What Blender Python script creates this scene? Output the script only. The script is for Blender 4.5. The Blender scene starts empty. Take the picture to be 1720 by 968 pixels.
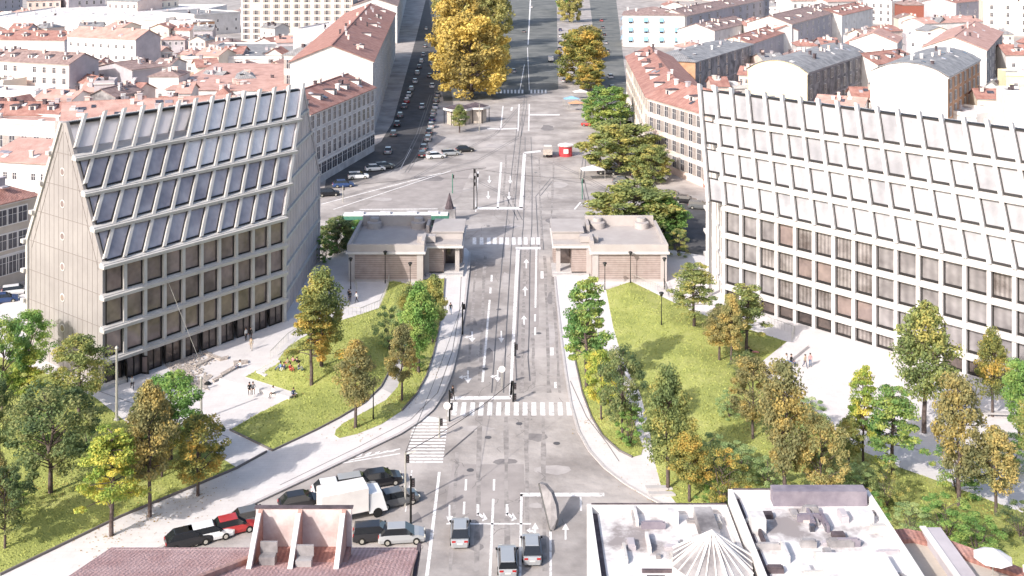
import bpy, bmesh, math, random
from mathutils import Vector, Matrix
from mathutils.geometry import delaunay_2d_cdt
R = math.radians
PI = math.pi
random.seed(7)
sc = bpy.context.scene
col = sc.collection
# ------------------------------------------------------------------ camera, sky, sun, exposure
F = 1787.0; HC = 55.0; HOR = -100.0; CX = 860.0
cam = bpy.data.cameras.new("camera"); cam.sensor_width = 36; cam.lens = 36*F/1720
cam.shift_y = -(484-HOR)/1720; cam.clip_end = 6000; cam.clip_start = 1
co = bpy.data.objects.new("camera", cam); col.objects.link(co)
co.location = (0, 0, HC); co.rotation_euler = (R(90), 0, 0); sc.camera = co
SUN_EL = R(33); to_sun = Vector((-.67*math.cos(SUN_EL), -.742*math.cos(SUN_EL), math.sin(SUN_EL))).normalized()
w = bpy.data.worlds.new("World"); sc.world = w; w.use_nodes = True
nt = w.node_tree; bg = nt.nodes["Background"]; sky = nt.nodes.new("ShaderNodeTexSky")
sky.sky_type = 'NISHITA'; sky.sun_disc = False; sky.sun_elevation = SUN_EL
sky.sun_rotation = math.atan2(to_sun.x, to_sun.y); sky.air_density = 1.0; sky.dust_density = 3.0; sky.ozone_density = 1.0
nt.links.new(sky.outputs[0], bg.inputs[0]); bg.inputs[1].default_value = 0.15
sl = bpy.data.lights.new("sun", 'SUN'); sl.energy = 3.25; sl.angle = R(0.5); sl.color = (1, .945, .89)
so = bpy.data.objects.new("sun", sl); col.objects.link(so); so.rotation_euler = to_sun.to_track_quat('Z', 'Y').to_euler()
sc.view_settings.view_transform = 'Standard'; sc.view_settings.look = 'None'
sc.view_settings.exposure = 0.80; sc.view_settings.gamma = 1; sc.view_settings.use_curve_mapping = False
sc.cycles.max_bounces = 5; sc.cycles.diffuse_bounces = 3; sc.cycles.glossy_bounces = 3; sc.cycles.transparent_max_bounces = 6

# ------------------------------------------------------------------ helpers
def G(px, py, z=0.0):
    Z = F*(HC-z)/(py-HOR)
    return Vector(((px-CX)*Z/F, Z, z))
def tag(o, label=None, cat=None, group=None, kind=None):
    if label: o["label"] = label
    if cat: o["category"] = cat
    if group: o["group"] = group
    if kind: o["kind"] = kind
    return o
def thing(name, label, cat, loc=(0,0,0), rz=0, group=None):
    o = bpy.data.objects.new(name, None); col.objects.link(o); o.location = loc; o.rotation_euler = (0,0,rz)
    o.empty_display_size = .5
    return tag(o, label, cat, group)
class MB:
    def __init__(s): s.v = []; s.f = []; s.m = []
    def poly(s, pts, m=0):
        i = len(s.v); s.v += [tuple(p) for p in pts]; s.f.append(tuple(range(i, i+len(pts)))); s.m.append(m)
    def hexa(s, a, b, m=0):      # a: 4 pts one side, b: 4 pts other side, same order
        i = len(s.v); s.v += [tuple(p) for p in a]+[tuple(p) for p in b]
        for f in ((3,2,1,0),(4,5,6,7),(0,1,5,4),(1,2,6,5),(2,3,7,6),(3,0,4,7)): s.f.append(tuple(i+k for k in f)); s.m.append(m)
        return s
    def box(s, x0,y0,z0,x1,y1,z1, m=0):
        s.hexa([(x0,y0,z0),(x1,y0,z0),(x1,y1,z0),(x0,y1,z0)], [(x0,y0,z1),(x1,y0,z1),(x1,y1,z1),(x0,y1,z1)], m); return s
    def prism(s, pts, z0, z1, m=0, mside=None):   # pts ccw 2d or 3d
        n = len(pts); i = len(s.v)
        s.v += [(p[0],p[1],z0) for p in pts]+[(p[0],p[1],z1) for p in pts]
        s.f.append(tuple(i+n+k for k in range(n))); s.m.append(m)
        s.f.append(tuple(i+n-1-k for k in range(n))); s.m.append(m)
        for k in range(n): s.f.append((i+k, i+(k+1)%n, i+n+(k+1)%n, i+n+k)); s.m.append(m if mside is None else mside)
        return s
    def tube(s, p, q, r, r2=None, n=8, m=0, cap=True):
        p = Vector(p); q = Vector(q); r2 = r if r2 is None else r2; d = (q-p)
        if d.length < 1e-6: return s
        d.normalize(); a = d.orthogonal().normalized(); b = d.cross(a); i = len(s.v)
        for c, rr in ((p,r),(q,r2)):
            for k in range(n):
                t = 2*PI*k/n; s.v.append(tuple(c+(a*math.cos(t)+b*math.sin(t))*rr))
        for k in range(n): s.f.append((i+k, i+(k+1)%n, i+n+(k+1)%n, i+n+k)); s.m.append(m)
        if cap: s.f.append(tuple(i+n-1-k for k in range(n))); s.m.append(m); s.f.append(tuple(i+n+k for k in range(n))); s.m.append(m)
        return s
    def beam(s, p, q, wd, up=(0,0,1), ht=None, m=0):   # rectangular bar
        p = Vector(p); q = Vector(q); d = (q-p).normalized(); u = Vector(up); sd = d.cross(u).normalized(); u = sd.cross(d).normalized()
        ht = wd if ht is None else ht
        c = [sd*(-wd/2)+u*(-ht/2), sd*(wd/2)+u*(-ht/2), sd*(wd/2)+u*(ht/2), sd*(-wd/2)+u*(ht/2)]
        return s.hexa([p+k for k in c], [q+k for k in c], m)
    def build(s, name, mats, parent=None, origin=None, smooth=False, label=None, kind=None):
        me = bpy.data.meshes.new(name)
        if origin is None and parent is not None and parent.get('_w'): origin = parent.location
        if origin is not None:
            ox, oy, oz = origin; s.v = [(x-ox, y-oy, z-oz) for x,y,z in s.v]
        me.from_pydata(s.v, [], s.f)
        if not isinstance(mats, (list,tuple)): mats = [mats]
        for m_ in mats: me.materials.append(m_)
        me.polygons.foreach_set('material_index', s.m)
        bm = bmesh.new(); bm.from_mesh(me); bmesh.ops.recalc_face_normals(bm, faces=bm.faces); bm.to_mesh(me); bm.free()
        if smooth: me.polygons.foreach_set('use_smooth', [True]*len(me.polygons))
        o = bpy.data.objects.new(name, me); col.objects.link(o)
        if parent is not None: o.parent = parent
        if label: o['label'] = label
        if kind: o['kind'] = kind
        return o
def wthing(name, label, cat, loc, group=None):     # root whose parts are authored in world coordinates
    t = thing(name, label, cat, loc, 0, group); t['_w'] = 1; return t
def copy_tree(root, loc, rz=0, scale=None, label=None, group=None):
    def cp(o, par):
        c = o.copy(); col.objects.link(c)
        if par is not None: c.parent = par
        for ch in KIDS.get(o.name, []): cp(ch, c)
        return c
    r = cp(root, None); r.location = loc; r.rotation_euler = (0,0,rz)
    if scale: r.scale = scale
    if label: r['label'] = label
    if group: r['group'] = group
    return r
KIDS = {}
def reg(root):     # remember the children of a prototype
    def rec(o):
        ch = [c for c in bpy.data.objects if c.parent == o]
        KIDS[o.name] = ch
        for c in ch: rec(c)
    rec(root); return root

# ------------------------------------------------------------------ materials
def mat(name, c1, c2=None, scale=1.0, rough=.85, c3=None, metal=0, bump=0, bscale=None, detail=6, spec=.3, stripes=None, sdark=.7, lo=.35, hi=.65, obj=True, emit=None, coat=0):
    m = bpy.data.materials.new(name); m.use_nodes = True; n = m.node_tree; b = n.nodes["Principled BSDF"]
    b.inputs["Roughness"].default_value = rough; b.inputs["Metallic"].default_value = metal
    b.inputs["Specular IOR Level"].default_value = spec; b.inputs["Coat Weight"].default_value = coat
    b.inputs["Base Color"].default_value = (*c1, 1)
    tc = n.nodes.new("ShaderNodeTexCoord"); out = None
    src = tc.outputs["Object"]
    if c2:
        no = n.nodes.new("ShaderNodeTexNoise"); no.inputs["Scale"].default_value = scale; no.inputs["Detail"].default_value = detail; no.inputs["Roughness"].default_value = .65
        n.links.new(src, no.inputs["Vector"])
        r = n.nodes.new("ShaderNodeValToRGB"); r.color_ramp.elements[0].position = lo; r.color_ramp.elements[1].position = hi
        r.color_ramp.elements[0].color = (*c1,1); r.color_ramp.elements[1].color = (*c2,1)
        if c3:
            e = r.color_ramp.elements.new((lo+hi)/2); e.color = (*c2,1); r.color_ramp.elements[2].color = (*c3,1)
        n.links.new(no.outputs["Fac"], r.inputs[0]); out = r.outputs[0]
    if stripes:     # (axis, scale)
        wv = n.nodes.new("ShaderNodeTexWave"); wv.bands_direction = stripes[0]; wv.inputs["Scale"].default_value = stripes[1]; wv.inputs["Distortion"].default_value = .6; wv.inputs["Detail"].default_value=1
        n.links.new(src, wv.inputs["Vector"])
        mr = n.nodes.new("ShaderNodeMapRange"); mr.inputs[3].default_value = sdark; mr.inputs[4].default_value = 1
        n.links.new(wv.outputs["Fac"], mr.inputs[0])
        mx = n.nodes.new("ShaderNodeMix"); mx.data_type = 'RGBA'; mx.blend_type = 'MULTIPLY'; mx.inputs[0].default_value = 1
        if out: n.links.new(out, mx.inputs[6])
        else: mx.inputs[6].default_value = (*c1,1)
        n.links.new(mr.outputs[0], mx.inputs[7]); out = mx.outputs[2]
    if out: n.links.new(out, b.inputs["Base Color"])
    if bump:
        n2 = n.nodes.new("ShaderNodeTexNoise"); n2.inputs["Scale"].default_value = bscale or scale*4; n2.inputs["Detail"].default_value = 5
        n.links.new(src, n2.inputs["Vector"]); bp = n.nodes.new("ShaderNodeBump"); bp.inputs["Strength"].default_value = bump; bp.inputs["Distance"].default_value = .3
        n.links.new(n2.outputs["Fac"], bp.inputs["Height"]); n.links.new(bp.outputs[0], b.inputs["Normal"])
    if emit: b.inputs["Emission Color"].default_value = (*emit,1); b.inputs["Emission Strength"].default_value = 1
    return m
def leafmat(name, a, b_, c, scale=.35):
    m = bpy.data.materials.new(name); m.use_nodes = True; n = m.node_tree
    for x in list(n.nodes): n.nodes.remove(x)
    o = n.nodes.new("ShaderNodeOutputMaterial"); tc = n.nodes.new("ShaderNodeTexCoord"); no = n.nodes.new("ShaderNodeTexNoise")
    oi = n.nodes.new("ShaderNodeObjectInfo"); ad = n.nodes.new("ShaderNodeVectorMath"); ad.operation = 'ADD'
    mu = n.nodes.new("ShaderNodeMath"); mu.operation = 'MULTIPLY'; mu.inputs[1].default_value = 50
    n.links.new(oi.outputs["Random"], mu.inputs[0]); n.links.new(tc.outputs["Object"], ad.inputs[0]); n.links.new(mu.outputs[0], ad.inputs[1])
    no.inputs["Scale"].default_value = scale; no.inputs["Detail"].default_value = 3; n.links.new(ad.outputs[0], no.inputs["Vector"])
    n2 = n.nodes.new("ShaderNodeTexNoise"); n2.inputs["Scale"].default_value = 3; n.links.new(ad.outputs[0], n2.inputs["Vector"])
    av = n.nodes.new("ShaderNodeMix"); av.data_type = 'FLOAT'; av.inputs[0].default_value = .35
    n.links.new(no.outputs["Fac"], av.inputs[2]); n.links.new(n2.outputs["Fac"], av.inputs[3])
    r = n.nodes.new("ShaderNodeValToRGB"); e = r.color_ramp.elements; e[0].position = .4; e[1].position = .6
    e[0].color = (*a,1); e[1].color = (*c,1); k = e.new(.5); k.color = (*b_,1)
    n.links.new(av.outputs[0], r.inputs[0])
    d = n.nodes.new("ShaderNodeBsdfDiffuse"); t = n.nodes.new("ShaderNodeBsdfTranslucent"); mx = n.nodes.new("ShaderNodeMixShader"); mx.inputs[0].default_value = .35
    n.links.new(r.outputs[0], d.inputs[0]); n.links.new(r.outputs[0], t.inputs[0]); n.links.new(d.outputs[0], mx.inputs[1]); n.links.new(t.outputs[0], mx.inputs[2]); n.links.new(mx.outputs[0], o.inputs[0])
    return m
M = {}
M['asphalt'] = mat('asphalt', (.24,.215,.203), (.33,.30,.283), .11, .9, (.44,.40,.378), bump=.35, bscale=.8, detail=14, lo=.36, hi=.62)
M['asphalt2'] = mat('asphalt_patch', (.27,.243,.232), (.36,.325,.31), .3, .9, detail=10)
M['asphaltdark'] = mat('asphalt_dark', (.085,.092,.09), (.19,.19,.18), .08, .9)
M['street'] = mat('worn_shaded_asphalt', (.055,.053,.055), (.10,.097,.10), .2, .9, detail=9)  # worn asphalt, darkened further to paint in the shade over the left street
M['pave'] = mat('pale_paving', (.58,.545,.535), (.65,.615,.60), .5, .8)
M['pave2'] = mat('grey_paving', (.40,.38,.375), (.48,.455,.45), .6, .85)
M['kerb'] = mat('kerb_stone', (.42,.39,.38), (.50,.47,.46), 2, .8)
M['paint'] = mat('road_paint', (.40,.375,.36), (.78,.755,.745), 2.2, .7, lo=.36, hi=.5, detail=12)
M['rail'] = mat('tram_rail', (.13,.12,.12), None, rough=.5, metal=.3)
M['crack'] = mat('joint_line', (.16,.145,.14), None)
M['grass'] = mat('grass', (.225,.255,.07), (.31,.335,.095), .22, .95, (.40,.405,.14), bump=.5, bscale=5, detail=12, lo=.33, hi=.68)
M['grassblade'] = mat('grass_blades', (.25,.285,.08), (.38,.40,.13), 1.2, .9)
M['concrete'] = mat('pale_concrete', (.42,.40,.38), (.50,.48,.46), .6, .8)
M['conc_w'] = mat('white_concrete', (.52,.50,.49), (.60,.575,.56), .6, .75)
M['gable'] = mat('concrete_panel', (.25,.232,.228), (.31,.29,.283), .18, .85, detail=9)
M['joint'] = mat('panel_joint', (.20,.175,.165))
M['dark'] = mat('dark_frame', (.02,.018,.018), rough=.5)
M['black'] = mat('black_metal', (.015,.015,.015), rough=.4)
def glass(name, c, c2, rough=.06, metal=.55, sc_=.25, stripes=None, sdark=.8, spec=.6):
    return mat(name, c, c2, sc_, rough, metal=metal, spec=spec, stripes=stripes, sdark=sdark, detail=3)
M['glass_sky'] = glass('sky_glass', (.26,.235,.265), (.46,.42,.44), .12, .12, .25)
M['glass_brown'] = glass('brown_glass', (.15,.118,.115), (.30,.235,.22), .10, .12, .3)
M['glass_dark'] = glass('dark_glass', (.05,.042,.042), (.14,.11,.10), .06, .2, .4)
M['blind'] = glass('blind_glass', (.66,.62,.64), (.80,.76,.77), .3, .0, .8)
M['curtain'] = mat('curtained_glass', (.26,.255,.27), (.42,.41,.425), .16, .15, spec=.5, stripes=('X', .3), sdark=.88)
M['curtain_l'] = glass('grey_curtained_glass', (.17,.155,.16), (.34,.32,.325), .22, .12, spec=.5, stripes=('X', .4), sdark=.8)
M['curtain_d'] = mat('half_curtained_glass', (.12,.10,.095), (.36,.33,.325), .3, .1, spec=.5, stripes=('X', .8), sdark=.6)
M['milk'] = mat('milky_glass', (.85,.82,.83), None, rough=.5)
_n = M['milk'].node_tree; _b = _n.nodes['Principled BSDF']; _t = _n.nodes.new('ShaderNodeBsdfTranslucent'); _t.inputs[0].default_value = (.9,.88,.89,1); _x = _n.nodes.new('ShaderNodeMixShader'); _x.inputs[0].default_value = .65
_n.links.new(_b.outputs[0], _x.inputs[1]); _n.links.new(_t.outputs[0], _x.inputs[2]); _n.links.new(_x.outputs[0], _n.nodes['Material Output'].inputs[0])
M['clad'] = mat('side_cladding', (.48,.42,.41), (.58,.52,.51), .3, .6, stripes=('Y', .55), sdark=.84)
M['clad_w'] = mat('side_cladding_pale', (.42,.385,.36), (.52,.48,.46), .3, .4, stripes=('Y', 1.0), sdark=.62)
M['brick'] = mat('sand_brick', (.31,.245,.225), (.39,.325,.30), .9, .9, stripes=('Z', .9), sdark=.72)
M['pavroof'] = mat('pavilion_plaster', (.36,.325,.31), (.42,.385,.37), .3, .85)
M['bark'] = mat('bark', (.07,.05,.045), (.14,.11,.10), 3, .95)
M['steel'] = mat('pale_steel', (.35,.34,.30), (.45,.43,.39), 1, .5, metal=.3)
M['green'] = mat('green_paint', (.05,.15,.11), (.08,.22,.16), 1, .5)
M['red'] = mat('red_paint', (.45,.04,.05), (.55,.07,.08), 1, .5)
M['tyre'] = mat('tyre_rubber', (.012,.012,.012), rough=.8)
M['carglass'] = mat('car_glass', (.015,.017,.02), rough=.05, spec=.8)
M['lamp'] = mat('light_lens', (.6,.58,.5), rough=.2)
M['taill'] = mat('tail_light_lens', (.4,.02,.02), rough=.3)
M['white'] = mat('white_render', (.58,.55,.53), (.74,.71,.69), .25, .85, detail=10)
M['cream'] = mat('cream_render', (.66,.58,.48), (.76,.68,.58), .3, .85)
M['pinkw'] = mat('pink_render', (.62,.47,.41), (.74,.60,.54), .3, .85)
M['pinkpale'] = mat('pale_pink_render', (.45,.36,.35), (.66,.60,.585), .6, .85, detail=10)
M['lilac'] = mat('grey_render', (.38,.35,.37), (.48,.44,.46), .3, .85)
M['yellow'] = mat('yellow_render', (.70,.60,.38), (.78,.68,.46), .3, .85)
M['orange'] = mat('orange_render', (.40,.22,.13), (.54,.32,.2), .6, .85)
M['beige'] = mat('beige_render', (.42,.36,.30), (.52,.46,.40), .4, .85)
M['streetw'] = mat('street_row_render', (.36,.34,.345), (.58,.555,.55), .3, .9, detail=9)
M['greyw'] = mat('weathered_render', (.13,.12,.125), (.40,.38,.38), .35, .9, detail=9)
M['roofp'] = mat('pale_pink_tiles', (.40,.235,.20), (.54,.345,.30), .35, .9, bump=.4, bscale=2, stripes=('X',.9), sdark=.86)
M['roofr'] = mat('red_tiles', (.30,.145,.12), (.46,.26,.22), .5, .9, bump=.6, bscale=3, stripes=('X',1.1), sdark=.75, detail=9)
M['roofn'] = mat('near_tiles', (.44,.265,.25), (.58,.39,.37), .5, .9, bump=.5, bscale=6, stripes=('X',1.1), sdark=.72, detail=9)
M['roofb'] = mat('brown_tiles', (.22,.15,.14), (.38,.28,.26), .6, .9, bump=.6, bscale=3, stripes=('X',1.1), sdark=.75, detail=9)
M['roofg'] = mat('grey_metal_roof', (.20,.195,.20), (.38,.37,.37), .4, .6, bump=.4, bscale=1.5, stripes=('X',.5), sdark=.7, detail=8)
M['roofw'] = mat('pale_flat_roof', (.27,.24,.235), (.66,.63,.62), .28, .85, detail=13, lo=.36, hi=.5)
M['pane'] = mat('window_pane', (.035,.035,.045), (.09,.09,.11), 1, .2, spec=.6)
M['shut'] = mat('shutters', (.25,.22,.21), (.36,.32,.30), 2, .8)
M['awn'] = mat('blue_awning', (.18,.36,.52), (.24,.42,.58), 2, .8)
M['wood'] = mat('red_wood', (.22,.07,.05), (.30,.11,.08), 2, .7)
M['rubble'] = mat('old_stones', (.36,.31,.27), (.50,.44,.40), 3, .95, bump=.8, bscale=5)
M['plum'] = mat('plum_sheet', (.15,.13,.165), (.27,.24,.27), .5, .8)
M['vent'] = mat('roof_clutter', (.45,.43,.42), (.62,.6,.6), 2, .7)
M['crease'] = mat('roof_edge', (.05,.04,.045), (.13,.10,.11), 1, .9)
LEAF = dict(
 lime=leafmat('lime_leaves', (0.199,0.305,0.072), (0.382,0.446,0.106), (0.736,0.629,0.141)),
 green=leafmat('green_leaves', (0.124,0.234,0.075), (0.218,0.362,0.107), (0.363,0.454,0.136)),
 fresh=leafmat('fresh_leaves', (0.114,0.230,0.081), (0.213,0.330,0.108), (0.429,0.472,0.132)),
 dark=leafmat('dark_leaves', (0.095,0.141,0.075), (0.175,0.228,0.099), (0.305,0.314,0.136)),
 olive=leafmat('olive_leaves', (0.161,0.211,0.091), (0.292,0.329,0.121), (0.481,0.422,0.136)),
 brown=leafmat('brown_leaves', (0.188,0.197,0.099), (0.312,0.283,0.130), (0.495,0.376,0.130)),
 orange=leafmat('orange_leaves', (0.218,0.240,0.112), (0.371,0.343,0.149), (0.586,0.442,0.163)),
 amber=leafmat('amber_leaves', (0.154,0.185,0.075), (0.336,0.326,0.101), (0.625,0.424,0.116)),
 yellow=leafmat('yellow_leaves', (0.319,0.265,0.107), (0.630,0.471,0.142), (0.800,0.635,0.188), .2),
 gold=leafmat('gold_leaves', (0.276,0.287,0.118), (0.470,0.428,0.162), (0.615,0.530,0.211), .2),
 pale=leafmat('pale_leaves', (0.204,0.297,0.136), (0.349,0.454,0.197), (0.495,0.564,0.259)))

# ------------------------------------------------------------------ ground, roads, paving
def gpoly(pts, z=0.0): return [G(x, y, z) for x, y in pts]
def structure(name, mb, m, kind='structure', **k):
    o = mb.build(name, m, **k); o['kind'] = kind; return o
mb = MB(); mb.poly([(-2500,40,0),(2500,40,0),(2500,4000,0),(-2500,4000,0)]); structure('ground', mb, M['asphalt'])
def slab(name, pts, z, m, z0=-.2, side=None):
    mb = MB(); mb.prism([p.to_2d() for p in gpoly(pts, z)], z0, z, 0, 1 if side else None)
    return structure(name, mb, [m, side] if side else m)
L_OUT = [(783,417),(789,424),(788,445),(784,480),(780,515),(774,555),(766,595),(757,630),(745,660),(726,688),(703,708),(672,728),(630,748),(580,772),(520,801),(430,843),(300,905),(172,968),(60,1022)]
pl = L_OUT + [(-260,1150),(-420,1000),(-260,560),(-60,520),(0,512),(45,490),(200,470),(400,455),(537,441),(560,428),(592,418),(700,417)]
slab('pavement', pl, .13, M['pave'], side=M['kerb'])
R_OUT = [(930,418),(930,440),(933,480),(938,525),(944,580),(950,625),(959,680),(972,725),(990,757),(1015,785),(1050,812),(1095,838),(1142,862),(1250,915)]
pr = list(reversed(R_OUT)) + [(1000,417),(1120,418),(1190,432),(1330,430),(1700,470),(1990,520),(2150,760),(2150,1060),(1700,1050),(1400,960)]
slab('pavement', [p for p in pr], .13, M['pave'], side=M['kerb'])
LAWNS = []
def inside(p, poly):
    c = False; n = len(poly); j = n-1
    for i in range(n):
        a, b = poly[i], poly[j]
        if (a[1] > p[1]) != (b[1] > p[1]) and p[0] < (b[0]-a[0])*(p[1]-a[1])/(b[1]-a[1])+a[0]: c = not c
        j = i
    return c
def edist(p, poly):
    best = 1e9; n = len(poly)
    for i in range(n):
        a = poly[i]; b = poly[(i+1)%n]; dx, dy = b[0]-a[0], b[1]-a[1]; L = dx*dx+dy*dy
        t = max(0, min(1, ((p[0]-a[0])*dx+(p[1]-a[1])*dy)/L)) if L else 0
        best = min(best, math.hypot(p[0]-a[0]-t*dx, p[1]-a[1]-t*dy))
    return best
def lawn(name, pts, hmax, slope, base=.17, m='grass', step=1.3, blades=True):
    P = [G(x, y, base).to_2d() for x, y in pts]
    # densify
    D = []
    for i in range(len(P)):
        a = P[i]; b = P[(i+1)%len(P)]; n = max(1, int((b-a).length/2))
        D += [a.lerp(b, k/n) for k in range(n)]
    xs = [p.x for p in P]; ys = [p.y for p in P]; ins = []
    x = min(xs)
    rnd = random.Random(3)
    while x < max(xs):
        y = min(ys)
        while y < max(ys):
            q = Vector((x+rnd.uniform(-.3,.3), y+rnd.uniform(-.3,.3)))
            if inside(q, D) and edist(q, P) > .7: ins.append(q)
            y += step
        x += step
    hf = lambda q: base+min(hmax, max(0,edist(q, P))*slope)+.06*math.sin(q[0]*.5)*math.sin(q[1]*.4)*min(1, edist(q,P)/3)
    LAWNS.append((P, hf))
    V = D+ins; n = len(D)
    vo, eo, fo, *_ = delaunay_2d_cdt(V, [(i,(i+1)%n) for i in range(n)], [], 1, 1e-4)
    mb = MB(); mb.v = [(v.x, v.y, hf(v)) for v in vo]; mb.f = [tuple(f) for f in fo]; mb.m = [0]*len(fo)
    k = len(mb.v); mb.v += [(p.x,p.y,0.0) for p in D]+[(p.x,p.y,base) for p in D]
    for i in range(n): mb.f.append((k+i,k+(i+1)%n,k+n+(i+1)%n,k+n+i)); mb.m.append(1)
    o = mb.build(name, [M[m], M['kerb']]); o['kind'] = 'structure'
    if not blades: return
    # rough grass blades as one uncountable cover
    g = MB(); area = (max(xs)-min(xs))*(max(ys)-min(ys)); cnt = int(min(26000, area*9)); r = random.Random(9)
    for _ in range(cnt):
        q = Vector((r.uniform(min(xs),max(xs)), r.uniform(min(ys),max(ys))))
        if q.y > 240 or abs(q.x) > .56*q.y+6 or not inside(q, D): continue
        z = hf(q); h = r.uniform(.07,.2); a = r.uniform(0,PI); dx, dy = math.cos(a)*r.uniform(.06,.16), math.sin(a)*.1; lx, ly = r.uniform(-.1,.1), r.uniform(-.1,.1)
        g.poly([(q.x-dx,q.y-dy,z-.02),(q.x+dx,q.y+dy,z-.02),(q.x+lx,q.y+ly,z+h)])
    o = g.build('grass', M['grassblade']); o['kind'] = 'stuff'
def gz(p):      # ground height at a world point
    for P, hf in LAWNS:
        if inside(p, P): return hf(Vector((p[0],p[1])))
    return .13
LA = [(-300,560),(-60,560),(0,600),(90,632),(160,668),(212,709),(300,738),(350,756),(397,785),(330,813),(200,867),(0,964),(-230,1075)]
LB = [(655,470),(688,478),(684,520),(674,565),(660,612),(640,650),(612,677),(570,702),(530,723),(458,757),(386,722),(430,697),(500,661),(412,633),(467,604),(484,582),(540,548),(590,533),(636,518),(648,490)]
LC = [(562,731),(570,736),(600,729),(640,713),(675,690),(700,662),(716,632),(728,595),(738,550),(745,500),(747,468),(697,470),(694,520),(687,570),(678,615),(668,650),(648,672),(612,692),(578,710),(564,722)]
RA = [(1018,487),(1060,473),(1160,522),(1322,574),(1273,614),(1300,652),(1385,700),(1420,745),(1510,785),(1570,806),(1720,862),(1900,935),(1990,1130),(1500,1010),(1250,905),(1142,852),(1110,815),(1098,770),(1090,715),(1075,660),(1048,610),(1030,550)]
RC = [(957,520),(985,520),(1000,555),(1018,600),(1045,655),(1064,705),(1080,752),(1077,764),(1062,768),(1040,757),(1012,732),(993,700),(978,660),(967,610),(959,560)]
RD = [(1590,650),(1720,640),(1900,700),(1900,760),(1720,705),(1600,690)]
lawn('lawn', LA, .5, .06); lawn('lawn', LB, 1.1, .22); lawn('lawn', LC, .25, .1); lawn('lawn', RA, .9, .12); lawn('lawn', RC, .25, .1)
# asphalt patches; dark colours of far avenue and left street include painted-in shade
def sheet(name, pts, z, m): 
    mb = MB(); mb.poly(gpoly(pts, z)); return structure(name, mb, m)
sheet('road', [(604,352),(735,352),(772,330),(795,280),(757,287),(700,305),(640,330)], .004, M['asphalt2'])
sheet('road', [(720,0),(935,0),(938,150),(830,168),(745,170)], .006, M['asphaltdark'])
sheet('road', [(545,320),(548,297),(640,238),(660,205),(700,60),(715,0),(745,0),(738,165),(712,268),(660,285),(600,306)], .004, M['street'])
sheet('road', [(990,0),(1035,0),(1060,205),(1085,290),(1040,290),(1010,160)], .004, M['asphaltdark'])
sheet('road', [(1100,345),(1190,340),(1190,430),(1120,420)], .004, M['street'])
sheet('road', [(868,418),(905,418),(905,545),(859,660),(857,660)], .004, M['asphalt2'])
sheet('road', [(760,780),(880,780),(880,872),(745,872)], .004, M['asphalt2'])
sheet('path', [(658,612),(676,600),(686,640),(660,662),(640,652)], .136, M['pave2'])
# painted markings
mk = MB()
def mquad(*pts, z=.009): mk.poly(gpoly(pts, z))
def mline(a, b, wd, wd2=None, z=.009):
    wd2 = wd if wd2 is None else wd2
    if abs(b[1]-a[1]) >= abs(b[0]-a[0]): mquad((a[0]-wd/2,a[1]),(a[0]+wd/2,a[1]),(b[0]+wd2/2,b[1]),(b[0]-wd2/2,b[1]), z=z)
    else: mquad((a[0],a[1]-wd/2),(b[0],b[1]-wd2/2),(b[0],b[1]+wd2/2),(a[0],a[1]+wd/2), z=z)
def arrow(x, y, h, wd, up=True, turn=None, z=.013):
    s = -1 if up else 1     # tip direction in picture
    mquad((x-wd*.11,y-s*h*.5),(x+wd*.11,y-s*h*.5),(x+wd*.11,y+s*h*.1),(x-wd*.11,y+s*h*.1), z=z)
    mk.poly(gpoly([(x-wd*.45,y+s*h*.1),(x+wd*.45,y+s*h*.1),(x,y+s*h*.5)], z))
    if turn:
        t = -1 if turn == 'L' else 1
        mquad((x+t*wd*.1,y-s*h*.12),(x+t*wd*.6,y-s*h*.02),(x+t*wd*.6,y+s*h*.07),(x+t*wd*.1,y-s*h*.0), z=z)
        mk.poly(gpoly([(x+t*wd*.6,y-s*h*.12),(x+t*wd*.6,y+s*h*.18),(x+t*wd*1.05,y+s*h*.04)], z))
# upper junction
mline((842,273),(836,350),3.2,3.6); mline((881,257),(875,350),5,6); mline((880,257),(908,254),3); mline((798,350),(878,350),4); mline((803,288),(799,356),2)
for x, y in ((822,302),(857,302),(820,328),(855,329)): arrow(x, y, 13, 8, False)
mline((818,216),(838,217),2); mline((838,217),(870,216),2); mline((845,178),(841,217),2); mline((872,175),(870,220),2); mline((889,175),(888,220),2)
mline((889,193),(940,193),2.2); mline((860,180),(859,186),3)
mline((891,0),(887,75),2,2); mline((881,108),(873,152),1); mline((886,80),(889,152),1)
for k in range(9): mquad((828+k*6,151),(831+k*6,151),(831+k*6,157),(828+k*6,157))
for k in range(5): mquad((891+k*6,151),(894+k*6,151),(894+k*6,157),(891+k*6,157))
mline((975,340),(965,352),3); mline((1000,335),(975,345),1)
mline((540,343),(740,291),1.0); mline((560,352),(757,287),.9); mline((604,352),(735,351),1.0); mline((672,285),(690,250),.8)
# upper crossing
for x in (797,809,821,831,842,852,863,873,883,895,904): mquad((x-3,399),(x+3,399),(x+3.2,411),(x-3.4,411), z=.013)
mline((866,417),(908,417),4); mline((870,418),(857.5,664),6,4.5); mline((901,419),(899.3,517),3); mline((899,528),(898.5,540),3); mline((899,550),(898.6,563),3)
for y in (443,489,538): arrow(884-(y-443)*.04, y, 16, 11, True)
mline((826,462),(825.5,473),3.4); mline((824,483),(823.5,493),3.4); mline((822.5,504),(810.5,642),3.2,4)
mquad((908,456),(913,456),(913,468),(908,468)); mquad((924,584),(930,584),(930,597),(924,597)); mquad((931,642),(935,642),(935,652),(931,652))
arrow(793,566,18,13,False,'L'); arrow(842,566,20,11,False); arrow(786,633,22,15,False,'L'); arrow(836,632,20,12,False,'L')
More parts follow.
